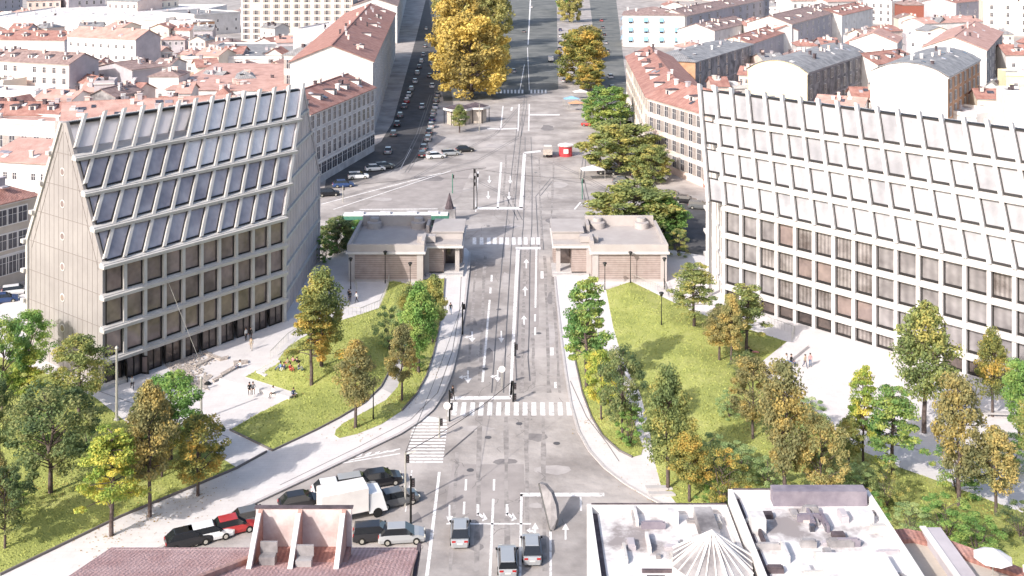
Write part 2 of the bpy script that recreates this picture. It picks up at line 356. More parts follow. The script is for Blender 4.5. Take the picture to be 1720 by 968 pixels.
# stop line and lower crossing
mline((757,669),(858,668),5.5); mline((860,640),(857.5,668),3.5)
for k in range(14):
    x = 765+k*14.6; mquad((x-3.6,676),(x+4,676),(x+4-(7-k)*.35,698),(x-4.5-(7-k)*.35,698), z=.013)
mline((757,675),(752,700),3)
# side crossing (bars lie across)
for k in range(14):
    y = 706+k*5.3; x0 = 694-(k*.95); x1 = 753-k*.7; mquad((x0,y),(x1,y),(x1,y+2.7),(x0,y+2.7), z=.013)
mquad((694,700),(720,699),(752,706),(692,706), z=.009)
mline((738,793),(717,968),4.5,6,); mline((692,790),(681,860),2,2); mline((682,795),(676,850),2)
# hatched nose
for k in range(6):
    x = 583+k*14; y = 770-k*2.0
    mk.poly(gpoly([(x,y),(x+9,y-1.5),(x+14,y-8+k*.6),(x+6,y-6+k*.6)], .013))
mline((575,778),(672,762),1.6); mline((575,776),(672,754),1.6)
# lower lanes
mline((783,805),(782,824),3.6); mline((830,805),(829.6,824),3.6); mline((780,843),(779,864),3.6); mline((828.6,838),(823,968),4,4.6); mline((876,830),(873.5,968),4,4.6)
mline((874,831),(1015,831),6); mline((975,833),(976,858),3.2); mline((924.5,868),(925,968),4); mline((750,880),(892,880),2.4)
arrow(755,864,32,13,False)
def bent(x, y):
    mquad((x-2.4,y-17),(x+2,y-17),(x+2,y),(x-2.4,y+3)); mquad((x-2.4,y-1),(x+1,y-3),(x+9,y+3),(x+9,y+8)); mk.poly(gpoly([(x+7,y+12),(x+9,y-3),(x+16,y+8)], .009))
bent(803,864); bent(852,864)
arrow(899,892,28,14,True,'L'); arrow(950,893,28,14,True)
structure('road_marking', mk, M['paint'])
# tram rails
rl = MB()
def rib(pts, wd=.16, z=.006):
    W = [G(x,y,z) for x,y in pts]
    for a,b in zip(W, W[1:]):
        d = (b-a).normalized(); s_ = Vector((-d.y,d.x,0))*wd/2; rl.poly([a-s_,b-s_,b+s_,a+s_])
def pair(p, off):
    rib(p); rib([(x+off*(y+100)/500, y) for x,y in p])
pair([(870,200),(858,300),(850,380),(845,420),(834,550),(826,660)], 13); pair([(882,230),(882,300),(879,380),(875,420),(873,460),(869,560),(866,600),(868,640)],15)
pair([(500,352),(600,322),(700,296),(800,270),(870,230),(880,180),(884,100)], 8); pair([(870,258),(930,275),(985,300),(1030,325),(1100,330),(1190,345)], 8)
pair([(680,290),(700,260),(724,200),(735,120)], 7)
rib([(748,764),(800,720),(810,712)],.12); rib([(745,768),(796,725)],.12); rib([(700,352),(1000,352),(1010,353)],.1)
structure('tram_rails', rl, M['rail'])
# joints in the paving
jt = MB(); rl_, rl = rl, jt
for pts in ([(745,441),(781,443)],[(775,460),(772,520),(760,590),(735,660),(690,705),(600,752),(470,815)],[(958,640),(985,700),(1020,745),(1040,775)],[(150,668),(200,706)],[(160,655),(385,735)]): rib(pts, .1, .136)
structure('paving_joints', jt, M['crack']); rl = rl_
# worn patches, tyre tracks, cracks
M['patchl'] = mat('light_repair', (.34,.31,.30), (.44,.405,.39), .6, .9, detail=12); M['patchd'] = mat('dark_repair', (.17,.155,.155), (.25,.23,.225), .5, .9, detail=12); M['track'] = mat('tyre_track', (.215,.195,.187), (.34,.31,.295), .7, .9, detail=14, lo=.4, hi=.58)
rp = random.Random(77)
for k,(x,y,w_,h_,mm) in enumerate(((800,720,60,10,'patchl'),(900,735,40,14,'patchd'),(850,775,50,12,'patchd'),(930,790,60,16,'patchl'),(820,600,22,30,'patchd'),(790,540,26,18,'patchd'),(925,560,16,40,'patchl'),(925,500,14,20,'patchd'),(850,470,12,30,'patchl'),(720,300,50,12,'patchd'),(860,380,40,8,'patchl'),(930,370,30,10,'patchd'),(940,310,30,14,'patchl'),(920,215,24,10,'patchd'),(830,245,30,8,'patchl'),(620,790,50,8,'patchd'),(560,820,60,7,'patchl'),(800,920,30,14,'patchd'),(900,850,26,10,'patchl'),(700,870,20,20,'patchd'),(640,335,40,6,'patchl'),(1010,330,26,6,'patchd'))):
    pts = []
    for a in range(9): t_ = a/9*6.283; q = rp.uniform(.7,1.2); pts.append((x+math.cos(t_)*w_*.5*q, y+math.sin(t_)*h_*.5*q))
    sheet('road_patch', pts, .0045+.0001*k, M[mm])
for x0,y0,x1,y1 in ((884,700,886,960),(912,700,915,960),(850,700,852,960),(806,700,800,960),(768,760,756,960),(800,440,785,640),(815,430,806,640),(915,430,922,660),(926,430,940,660),(895,560,896,660),(882,420,876,660),(850,260,846,345),(866,260,862,345),(905,262,910,420),(930,270,925,390)): 
    n_=9; L_=[]; R_=[]
    for q in range(n_+1):
        t_=q/n_; x=x0+(x1-x0)*t_+rp.uniform(-.8,.8); y=y0+(y1-y0)*t_; hw_=(y+100)/760*rp.uniform(1.8,4.2); L_.append((x-hw_,y)); R_.append((x+hw_,y))
    sheet('tyre_marks', L_+R_[::-1], .0068, M['track'])
ck = MB(); _r = rl; rl = ck
for _ in range(60):
    y = rp.uniform(230,950); xm = 860+rp.uniform(-1,1)*(60+max(0,y-600)*.35); pts=[(xm,y)]
    for q in range(5): pts.append((pts[-1][0]+rp.uniform(-9,9), pts[-1][1]+rp.uniform(-1,7)))
    rib(pts, .05, .0078)
rl = _r; structure('road_cracks', ck, M['crack'])
tr2 = MB(); rl = tr2
pair([(500,345),(590,312),(650,290),(680,265),(700,225),(722,160)], 7); pair([(640,320),(720,300),(790,300),(850,330),(870,370)],8); pair([(690,300),(760,262),(830,225),(880,170)],7); pair([(905,420),(900,330),(925,300),(990,310),(1080,350)],8); pair([(980,260),(975,300),(985,345)],7)
structure('tram_rails', tr2, M['rail']); rl = _r
for x,y in ((820,735),(872,712),(935,745),(790,790),(905,560),(838,520),(815,620),(870,600),(880,330),(820,380),(900,290),(700,830),(600,800)):
    b_ = MB(); b_.tube((0,0,.004),(0,0,.014),.38,n=18); o_ = b_.build('manhole_cover', M['rail']); o_.location = G(x,y,0); tag(o_,'small round iron manhole cover flush in the road','manhole cover','manhole covers in the road')
# slab joints in the pale paving
_n = M['pave'].node_tree; _b = _n.nodes['Principled BSDF']; _l = _b.inputs['Base Color'].links[0].from_socket
_k = _n.nodes.new('ShaderNodeTexBrick'); _k.inputs['Scale'].default_value = .5; _k.inputs['Mortar Size'].default_value = .012; _k.inputs['Color1'].default_value = (1,1,1,1); _k.inputs['Color2'].default_value = (.97,.97,.97,1); _k.inputs['Mortar'].default_value = (.90,.895,.89,1)
_c = [x for x in _n.nodes if x.type == 'TEX_COORD'][0]; _n.links.new(_c.outputs['Object'], _k.inputs['Vector'])
_m = _n.nodes.new('ShaderNodeMix'); _m.data_type = 'RGBA'; _m.blend_type = 'MULTIPLY'; _m.inputs[0].default_value = 1; _n.links.new(_l, _m.inputs[6]); _n.links.new(_k.outputs['Color'], _m.inputs[7]); _n.links.new(_m.outputs[2], _b.inputs['Base Color'])
# raised edge kerb of the promenade
kb = MB()
for a,b in zip(L_OUT[1:], L_OUT[2:]):
    kb.beam(G(*a,.16), G(*b,.16), .35, ht=.12)
structure('kerb', kb, M['kerb'])
kb = MB()
for a,b in zip(R_OUT, R_OUT[1:]): kb.beam(G(*a,.16), G(*b,.16), .3, ht=.12)
structure('kerb', kb, M['kerb'])
# ------------------------------------------------------------------ the two long glazed buildings
def office(name, label, A, e, m_, L, H0, floors, slant_floors, dtop, P, shift, zs, zt, conc, endmat, fglass, glassf, leftend):
    """A near corner of the front foot, e along the front, m_ into the building, zs floor heights, shift = move along e per metre inwards"""
    A = Vector((*A,0)); e = Vector((*e,0)); mi = Vector((*m_,0)); Htop = zs[-1]; up = Vector((0,0,1))
    root = wthing(name, label, 'building', A.copy())
    dd = lambda h: 0 if h <= H0 else (h-H0)*dtop/(Htop-H0)
    umin = (lambda h: 0) if leftend == 'perp' else (lambda h: shift*dd(h))
    umax = lambda h: L+shift*dd(h)
    sn = (-mi*(Htop-H0)+up*dtop).normalized(); sn_v = -mi
    def S(u, h, q=0.0, slant=None):
        n = (sn if (h > H0+.01 if slant is None else slant) else sn_v)
        return A+e*u+mi*dd(h)+up*h+n*q
    W = dtop*2+1.0
    ub = lambda u, d: u+shift*d          # plan shift
    def B(u, h, q=0):   # back surface: mirror
        d = W-dd(h); return A+e*u+mi*d+up*h+mi*q
    # ---- body walls: solid core slightly inside so that no light leaks
    q = -.75
    core = MB(); gi = .5
    u0 = .3; 
    prof = [(0,0),(0,H0),(dtop,Htop),(W-dtop,Htop),(W,H0),(W,0)]
    # ---- left end wall (gable)
    gw = MB()
    def plan(u, d, h): return A+e*u+mi*d+up*h
    gl = []
    for d,h in prof:
        uu = 0 if leftend == 'perp' else shift*d
        gl.append(plan(uu, d, h))
    inn = e*.45
    gm = [p+inn for p in gl]
    n = len(gl); i = len(gw.v); gw.v += [tuple(p) for p in gl+gm]
    gw.f += [tuple(range(n)), tuple(range(2*n-1,n-1,-1))]; gw.m += [0,0]
    for k in range(n): gw.f.append((k,(k+1)%n,n+(k+1)%n,n+k)); gw.m.append(0)
    if leftend == 'perp':
        wall = gw.build('end_wall', M['gable'], root)
        j = MB()
        for h in zs[:-1]:
            d0, d1 = dd(h), W-dd(h); j.beam(plan(-.01,d0,h-.1), plan(-.01,d1,h-.1), .06, ht=.05)
        k = 1
        while k*1.12 < W:
            d = k*1.12; ht = H0+(Htop-H0)*min(1, min(d, W-d)/dtop) if min(d,W-d) < dtop else Htop
            j.beam(plan(-.012,d,.2), plan(-.012,d,ht-.3), .02, up=mi, ht=.05); k += 1
        for s in (0,1):      # raking edge bands
            pa = [plan(-.02, .9 if not s else W-.9, H0-1), plan(-.02, dtop+.2 if not s else W-dtop-.2, Htop-1.2)]
            j.beam(pa[0], pa[1], .04, up=mi, ht=.05)
        jo = j.build('panel_joint', M['joint'], wall, origin=root.location)
        for h in zs[:-1]:
            c = plan(-.05, W*.52, h+1.75)
            if h > Htop-5: continue
            b = MB(); b.tube(c, c+e*.06, .52, n=16); f = b.build('round_window', M['conc_w'], root, smooth=False)
            b = MB(); b.tube(c-e*.03, c+e*.02, .4, n=16, m=0); b.build('pane', M['glass_brown'], f, origin=root.location)
        # ears where the floor bands pass the gable
        j = MB()
        for h in zs[1:-1]:
            j.beam(plan(-.35,W-dd(h)+.1,h-.28), plan(-.35,W-dd(h)+.9,h-.28), .6, ht=.5)
        j.build('band_end', conc, root)
    else:
        wall = gw.build('end_wall', endmat, root)
        j = MB()
        for k in range(12):
            d = (k+.5)/12*W; hh = H0+(Htop-H0)*max(0,min(1, min(d,W-d)/dtop)); o_ = -e*.12
            j.beam(plan(shift*d,d,.2)+o_, plan(shift*d,d,hh-.4)+o_, .14 if k%3 else .3, up=mi, ht=.12)
        j.build('fin', M['conc_w'], wall, origin=root.location)
        j = MB()
        for h in zs[1:]:
            d0, d1 = dd(h)-.3, W-dd(h)+.3; o_ = -e*.25
            j = MB(); j.beam(plan(shift*d0,d0,h-.28)+o_, plan(shift*d1,d1,h-.28)+o_, .4, ht=.5); j.build('band', conc, wall, origin=root.location)
    # ---- right end wall, always parallel to the pillars
    rw = MB(); gl = [plan(L+shift*d-.3, d, h) for d,h in prof]; gm = [p-e*.3 for p in gl]
    rw.v += [tuple(p) for p in gl+gm]; rw.f += [tuple(range(n)), tuple(range(2*n-1,n-1,-1))]; rw.m += [0,0]
    for k in range(n): rw.f.append((k,(k+1)%n,n+(k+1)%n,n+k)); rw.m.append(0)
    rwall = rw.build('end_wall', endmat, root)
    j = MB()
    for h in zs[1:]:
        d0, d1 = dd(h)-.3, W-dd(h)+.4
        j.beam(plan(L+shift*d0-.1,d0,h-.28), plan(L+shift*d1-.1,d1,h-.28), .4, ht=.42)
    j.build('band', conc, rwall, origin=root.location)
    j = MB()
    for k in range(1,14):
        d = k/14*W; hh = H0+(Htop-H0)*max(0,min(1, min(d,W-d)/dtop)); j.beam(plan(L+shift*d-.28,d,.2), plan(L+shift*d-.28,d,hh-.4), .06, up=mi, ht=.06)
    j.beam(plan(L+.0,.0,0), plan(L,0,H0), .35, up=mi, ht=.35)
    for s in (0,1):
        j.beam(plan(L+shift*(0 if not s else W)-.15, 0 if not s else W, H0 if not s else .1), plan(L+shift*(dtop if not s else W)-.15, dtop if not s else W, Htop if not s else H0), .4, up=mi, ht=.4)
    j.beam(plan(L+shift*W-.15,W,H0), plan(L+shift*(W-dtop)-.15,W-dtop,Htop), .35, up=mi, ht=.35)
    j.build('fin', M['lilac'], rwall, origin=root.location)
    # ---- floor slabs inside, seen through the open top and closing the volume
    slabm = MB()
    for k,h in enumerate(zs[1:-1]):
        if k == len(zs)-3 or True:
            d0 = dd(h)+.05; d1 = W-dd(h)-.05
            pts = [plan(umin(h)+.5 if leftend=='perp' else shift*d0+.5, d0, 0), plan(L+shift*d0-.7, d0, 0), plan(L+shift*d1-.7, d1, 0), plan((.5 if leftend=='perp' else shift*d1+.5), d1, 0)]
            slabm.prism([p.to_2d() for p in pts], h-.35, h-.05)
    slabm.build('floor_slab', M['conc_w'], root)
    # ---- back facade: closed glazed slope and wall
    bk = MB()
    for h0,h1 in ((0,H0),(H0,Htop)):
        lo0 = (0 if leftend=='perp' else shift*(W-dd(h0))); lo1 = (0 if leftend=='perp' else shift*(W-dd(h1)))
        a = [plan(lo0+.4,W-dd(h0)-.1,h0), plan(L+shift*(W-dd(h0))-.5,W-dd(h0)-.1,h0), plan(L+shift*(W-dd(h1))-.5,W-dd(h1)-.1,h1), plan(lo1+.4,W-dd(h1)-.1,h1)]
        bk.hexa(a, [p-mi*.2 for p in a])
    bk.build('rear_glazing', M['milk'], root)
    bk = MB(); us = 0
    while us < L+shift*dtop:
        for h0,h1 in ((0,H0),(H0,Htop)):
            bk.beam(plan(us,W-dd(h0)+.1,h0), plan(us,W-dd(h1)+.1,h1), .5, up=e, ht=.5)
        us += P
    for h in zs[1:]: bk.beam(plan(.1,W-dd(h)+.15,h-.28), plan(L+shift*(W-dd(h)),W-dd(h)+.15,h-.28), .7, ht=.5)
    bk.build('rear_frame', conc, root)
    # ridge cap
    rc = MB(); rc.beam(plan(.1 if leftend=='perp' else shift*dtop+.1, dtop+.5, Htop-.15), plan(L+shift*dtop-.4, dtop+.5, Htop-.15), .9, ht=.3); rc.build('ridge_beam', M['dark'], root)
    # ---- front pillars
    i0 = -int(max(0, shift*dtop/P))-1; i1 = int(round(L/P))+1
    pw = .46 if leftend == 'perp' else .50
    for i in range(i0, i1):
        ub_ = i*P; mbp = MB()
        segs = [(0,H0,False),(H0,Htop+.7,True)]
        for h0,h1,sl in segs:
            def U(h): return ub_+shift*dd(h)
            a0, a1 = h0, h1
            if leftend == 'perp':       # clip at the gable
                if U(a1) < .25: continue
                if U(a0) < .25:
                    # solve U(a0)=.25
                    a0 = H0+(.25-ub_)/shift*(Htop-H0)/dtop
            if U(a0) > umax(a0)+.1: continue
            w0 = pw/2; k0 = -.15; k1 = .5 if leftend == 'perp' else .62
            pa = [S(U(a0)-w0,a0,k0,sl), S(U(a0)+w0,a0,k0,sl), S(U(a0)+w0,a0,k1,sl), S(U(a0)-w0,a0,k1,sl)]
            pb = [S(U(a1)-w0,a1,k0,sl), S(U(a1)+w0,a1,k0,sl), S(U(a1)+w0,a1,k1,sl), S(U(a1)-w0,a1,k1,sl)]
            if not sl:
                if zs[1] > 3 and i%2 == 1 and leftend == 'perp': pa = [p+up*zs[1] for p in pa]
                mbp.hexa(pa, pb)
            else: mbp.hexa(pa, pb)
        if mbp.v: mbp.build('pillar', conc, root)
    # ---- floor bands
    for k,h in enumerate(zs[1:-1]):
        b = MB(); sl = h > H0+.01
        u0 = umin(h)-.35; u1 = umax(h)+.25
        d_ = dd(h)
        a = [plan(u0,d_-.85,h-.62), plan(u1,d_-.85,h-.62), plan(u1,d_+.12,h-.55), plan(u0,d_+.12,h-.55)]
        c = [plan(u0,d_-.95,h-.2), plan(u1,d_-.95,h-.2), plan(u1,d_+.12,h-.02), plan(u0,d_+.12,h-.02)]
        b.hexa(a, c)
        a = [plan(u0+.1,d_-.62,h-.21), plan(u1-.1,d_-.62,h-.21), plan(u1-.1,d_+.1,h-.03), plan(u0+.1,d_+.1,h-.03)]
        b.hexa(a, [p+up*.16 for p in a])
        b.build('floor_band', conc, root)
    # ---- windows
    wins = []
    for fi in range(len(zs)-1):
        h0, h1 = zs[fi]+(.12 if fi else 0), zs[fi+1]-(.6 if fi < len(zs)-2 else .1)
        sl = zs[fi] >= H0-.01
        for i in range(i0, i1-1):
            def U(h, a=0): return (i+a)*P+shift*(dd(h) if sl else 0)
            g = pw/2+.02
            poly = [(U(h0)+g,h0),(U(h0,1)-g,h0),(U(h1,1)-g,h1),(U(h1)+g,h1)]
            if leftend == 'perp':
                out = []; lim = .35
                for a in range(4):
                    p, r_ = poly[a], poly[(a+1)%4]
                    if p[0] >= lim: out.append(p)
                    if (p[0] >= lim) != (r_[0] >= lim):
                        t = (lim-p[0])/(r_[0]-p[0]); out.append((lim, p[1]+t*(r_[1]-p[1])))
                poly = out
            if len(poly) < 3: continue
            if max(p[0]-shift*(dd(p[1]) if sl else 0) for p in poly) > L+.2: continue
            if not sl and (poly[0][0] < -.1): continue
            if max(p[0] for p in poly)-min(p[0] for p in poly) < .4: continue
            if sl and fi == len(zs)-2 and fglass(fi, i) == 'open': continue
            b = MB(); cx = sum(p[0] for p in poly)/len(poly); cy = sum(p[1] for p in poly)/len(poly)
            def shr(p, t): 
                dx, dy = cx-p[0], cy-p[1]; L_ = math.hypot(dx,dy); return (p[0]+dx/L_*t, p[1]+dy/L_*t)
            tfr = .17
            inn_ = [shr(p, tfr*1.3) for p in poly]; nn = len(poly)
            for a in range(nn):
                c_ = (a+1)%nn
                o4 = [S(*poly[a],.03,sl), S(*poly[c_],.03,sl), S(*inn_[c_],.03,sl), S(*inn_[a],.03,sl)]
                b.hexa(o4, [p+(sn if sl else sn_v)*.13 for p in o4], 1)
            if fi == 0 and leftend == 'perp':
                pm = [(cx-.05,h0),(cx+.05,h0),(cx+.05,h1),(cx-.05,h1)]
                o4 = [S(*p,.03,sl) for p in pm]; b.hexa(o4, [p+sn_v*.13 for p in o4], 1)
            b.poly([S(*p,.06,sl) for p in poly], 0)
            if leftend != 'perp':
                q4 = [(poly[0][0],h0),(poly[1][0],h0),(poly[1][0]-.02,h0+.3),(poly[0][0]+.02,h0+.3)]
                o4 = [S(*p,.04,sl) for p in q4]; b.hexa(o4, [p+(sn if sl else sn_v)*.2 for p in o4], 1)
            p0 = A+e*cx; size = 1/max(20, p0.length)
            wins.append((size, b, glassf(fi, i)))
    wins.sort(key=lambda t: -t[0])
    for s_, b, gm_ in wins[:100]: b.build('window', [gm_, M['dark']], root)
    if len(wins) > 100:
        rest = wins[100:]; mats = []; allb = MB()
        for s_, b, gm_ in rest:
            if gm_ not in mats: mats.append(gm_)
        mats.append(M['dark'])
        for s_, b, gm_ in rest:
            k = len(allb.v); allb.v += b.v; allb.f += [tuple(x+k for x in f) for f in b.f]; allb.m += [mats.index(gm_) if x == 0 else len(mats)-1 for x in b.m]
        allb.build('window', mats, root, kind='stuff')
    return root, plan, dd
rw_ = random.Random(4)
def gl_left(fi, i):
    if fi >= 4:
        if fi >= 6 and i > 2: return M['blind']
        return M['glass_sky']
    return M['glass_dark'] if fi == 0 else M['glass_brown']
zsL = [0.13, 3.6, 7.5, 11.45, 15.35, 19.5, 23.6, 27.8, 31.7]
eL = (.607,.793); mL = (-.793,.607); AL = (-50.3,130.7)
officeL, planL, ddL = office('office_building', 'steep gabled concrete building with dark glass and a blank end wall pierced by round windows', AL, eL, mL, 28.5, 15.35, 4, 4, 8.3, 2.85, 1.306, zsL, 0, M['concrete'], M['clad'], lambda fi,i: 'open' if i < 3 else 'x', gl_left, 'perp')
def gl_right(fi, i):
    v = rw_.random()
    if fi == 0: return M['glass_dark'] if v < .75 else M['curtain_d']
    if fi < 4:
        if 3 <= i <= 7 and fi < 4: return M['curtain_d'] if v < .8 else M['glass_brown']
        return M['curtain_l'] if v < .85 else M['curtain_d']
    return M['curtain']
zsR = [0.13, 2.75, 6.6, 10.5, 14.6, 18.7, 22.8, 26.9, 31.0]
eR = Vector((.68,-.733)).normalized(); mR = Vector((-eR.y, eR.x))
officeR, planR, ddR = office('office_building', 'long white gridded glass building on the right with pale curtained windows and slanting white ribs', (32.6,162.0), tuple(eR), tuple(mR), 52.2, 14.6, 4, 4, 5.1, 3.07, -1.078, zsR, 0, M['conc_w'], M['clad_w'], lambda fi,i: 'x', gl_right, 'skew')
# entrance door standing open on the left building
def local(plan, u, d, z): return plan(u, d, z)
b = MB(); b.beam(planL(3.1,-.15,1.3), planL(2.6,-1.3,1.3), .08, ht=2.3)
dr = b.build('door_leaf', M['dark'], officeL)
b = MB(); b.beam(planL(3.0,-.45,1.35), planL(2.72,-1.1,1.35), .1, ht=1.9); b.build('pane', M['glass_brown'], dr, origin=officeL.location)
b = MB(); b.beam(planL(5.2,-.15,1.3), planL(5.7,-1.2,1.3), .08, ht=2.3); dr = b.build('door_leaf', M['dark'], officeL)
b = MB(); b.beam(planL(5.3,-.4,1.35), planL(5.6,-1.0,1.35), .1, ht=1.9); b.build('pane', M['glass_brown'], dr, origin=officeL.location)
b = MB(); a = [planL(-1.2,-1.1,0), planL(3,-1.1,0), planL(3,0,0), planL(-1.2,0,0)]; b.prism([p.to_2d() for p in a], 0, .55); b.build('plinth', M['concrete'], officeL)

# ------------------------------------------------------------------ the twin gatehouses
def gatehouse(sx, label):
    ox = -20.4 if sx > 0 else 19.0
    root = wthing('gatehouse', label, 'gatehouse', (ox, 178, 0), 'old toll gatehouses either side of the road')
    X = lambda x: ox+sx*(x+20.4)
    def bx(b, x0,y0,z0,x1,y1,z1, m=0):
        a, c = sorted((X(x0), X(x1))); b.box(a,y0,z0,c,y1,z1,m)
    b = MB(); bx(b,-26.2,171.2,0,-14.4,185.6,4.6); bx(b,-14.4,174.6,0,-11.2,185,4.6); bx(b,-11.2,179.5,0,-8.4,185,4.4)
    wl = b.build('wall', M['brick'], root)
    b = MB()      # stone corner strips
    for x in (-26.3,-15.3): bx(b,x,171.05,0,x+1,171.2,4.6)
    bx(b,-14.6,174.4,0,-13.6,174.6,4.6); bx(b,-26.3,171.0,0,-14.3,171.15,.5)
    b.build('corner_stone', M['pavroof'], wl, origin=root.location)
    b = MB(); bx(b,-26.7,170.7,4.6,-13.9,186,4.95); bx(b,-14.4,174.1,4.6,-8.0,185.4,4.9); b.build('cornice', M['conc_w'], root)
    b = MB(); bx(b,-26.5,170.9,4.95,-14.1,185.8,5.3); bx(b,-14.1,174.3,4.9,-8.2,185.2,5.2); b.build('roof', M['pavroof'], root)
    b = MB()
    bx(b,-26.5,170.9,5.3,-14.1,171.4,6.15); bx(b,-26.5,171.4,5.3,-26.0,185.8,6.15); bx(b,-26.0,185.3,5.3,-14.1,185.8,7.0); bx(b,-14.6,171.4,5.3,-14.1,176.0,6.6); bx(b,-15.6,175.0,5.3,-12.6,176.6,6.3)
    bx(b,-14.6,181.0,5.3,-14.1,185.3,6.5)
    bx(b,-13.2,177.4,5.2,-8.2,185.2,6.3); bx(b,-13.4,177.2,6.3,-8.0,185.4,6.5)
    b.build('parapet', M['pavroof'], root)
    for x in (-23.8,-16.2):
        b = MB(); b.tube((X(x),184.0,5.3),(X(x),184.0,6.3),1.25,n=20); b.tube((X(x),184.6,6.0),(X(x),184.6,6.9),.8,n=16)
        b.build('roof_drum', M['pavroof'], root)
    for x in (-12.9,-9.0):
        b = MB(); bx(b,x-.35,174.9,0,x+.35,175.6,4.6); b.build('column', M['pavroof'], root)
    b = MB(); bx(b,-11.9,179.2,0.2,-9.4,179.5,3.6); b.build('doorway', M['glass_dark'], root)
    b = MB(); bx(b,-14,173.6,0.1,-8.0,174.6,.45); bx(b,-14,174.6,.1,-8.0,179.5,.6); b.build('doorstep', M['pave2'], root)
    return root
gatehouse(1, 'low sand coloured brick gatehouse with flat parapet roof on the left of the road')
gatehouse(-1, 'low sand coloured brick gatehouse with flat parapet roof on the right of the road')
# ------------------------------------------------------------------ houses of the city
def winmesh(name, wd, ht, shut=None, awn=False, arch=False):
    b = MB(); t = .12
    b.box(-wd/2-t,-.06,-t, wd/2+t,.04,0,0); b.box(-wd/2-t,-.05,ht, wd/2+t,.04,ht+t*1.4,0)
    b.box(-wd/2-t,-.05,0,-wd/2,.04,ht,0); b.box(wd/2,-.05,0,wd/2+t,.04,ht,0)
    b.poly([(-wd/2,-.015,0),(wd/2,-.015,0),(wd/2,-.015,ht),(-wd/2,-.015,ht)],1)
    b.box(-.03,-.03,0,.03,-.01,ht,0); b.box(-wd/2,-.035,ht*.6,wd/2,-.015,ht*.6+.05,0)
    if shut:
        b.box(-wd/2-t-wd*.5,-.1,0,-wd/2-t+.02,-.055,ht,2); b.box(wd/2+t-.02,-.1,0,wd/2+t+wd*.5,-.055,ht,2)
    if awn: b.hexa([(-wd/2-.2,-.06,ht),(wd/2+.2,-.06,ht),(wd/2+.2,-.06,ht+.1),(-wd/2-.2,-.06,ht+.1)],[(-wd/2-.2,-.9,ht*.35),(wd/2+.2,-.9,ht*.35),(wd/2+.2,-.9,ht*.35+.1),(-wd/2-.2,-.9,ht*.35+.1)],2)
    o = b.build(name, [M['white'] , M['pane'], M['awn'] if awn else M['shut']]); me = o.data; bpy.data.objects.remove(o); return me
WM = dict(plain=winmesh('window',1.1,1.8), tall=winmesh('window',1.2,2.3,True), small=winmesh('window',.9,1.2), awn=winmesh('window',1.3,2.2,awn=True), shop=winmesh('window',2.2,2.6), big=winmesh('window',1.6,2.1), dark=winmesh('window',1.35,2.6))
NWIN = [0]
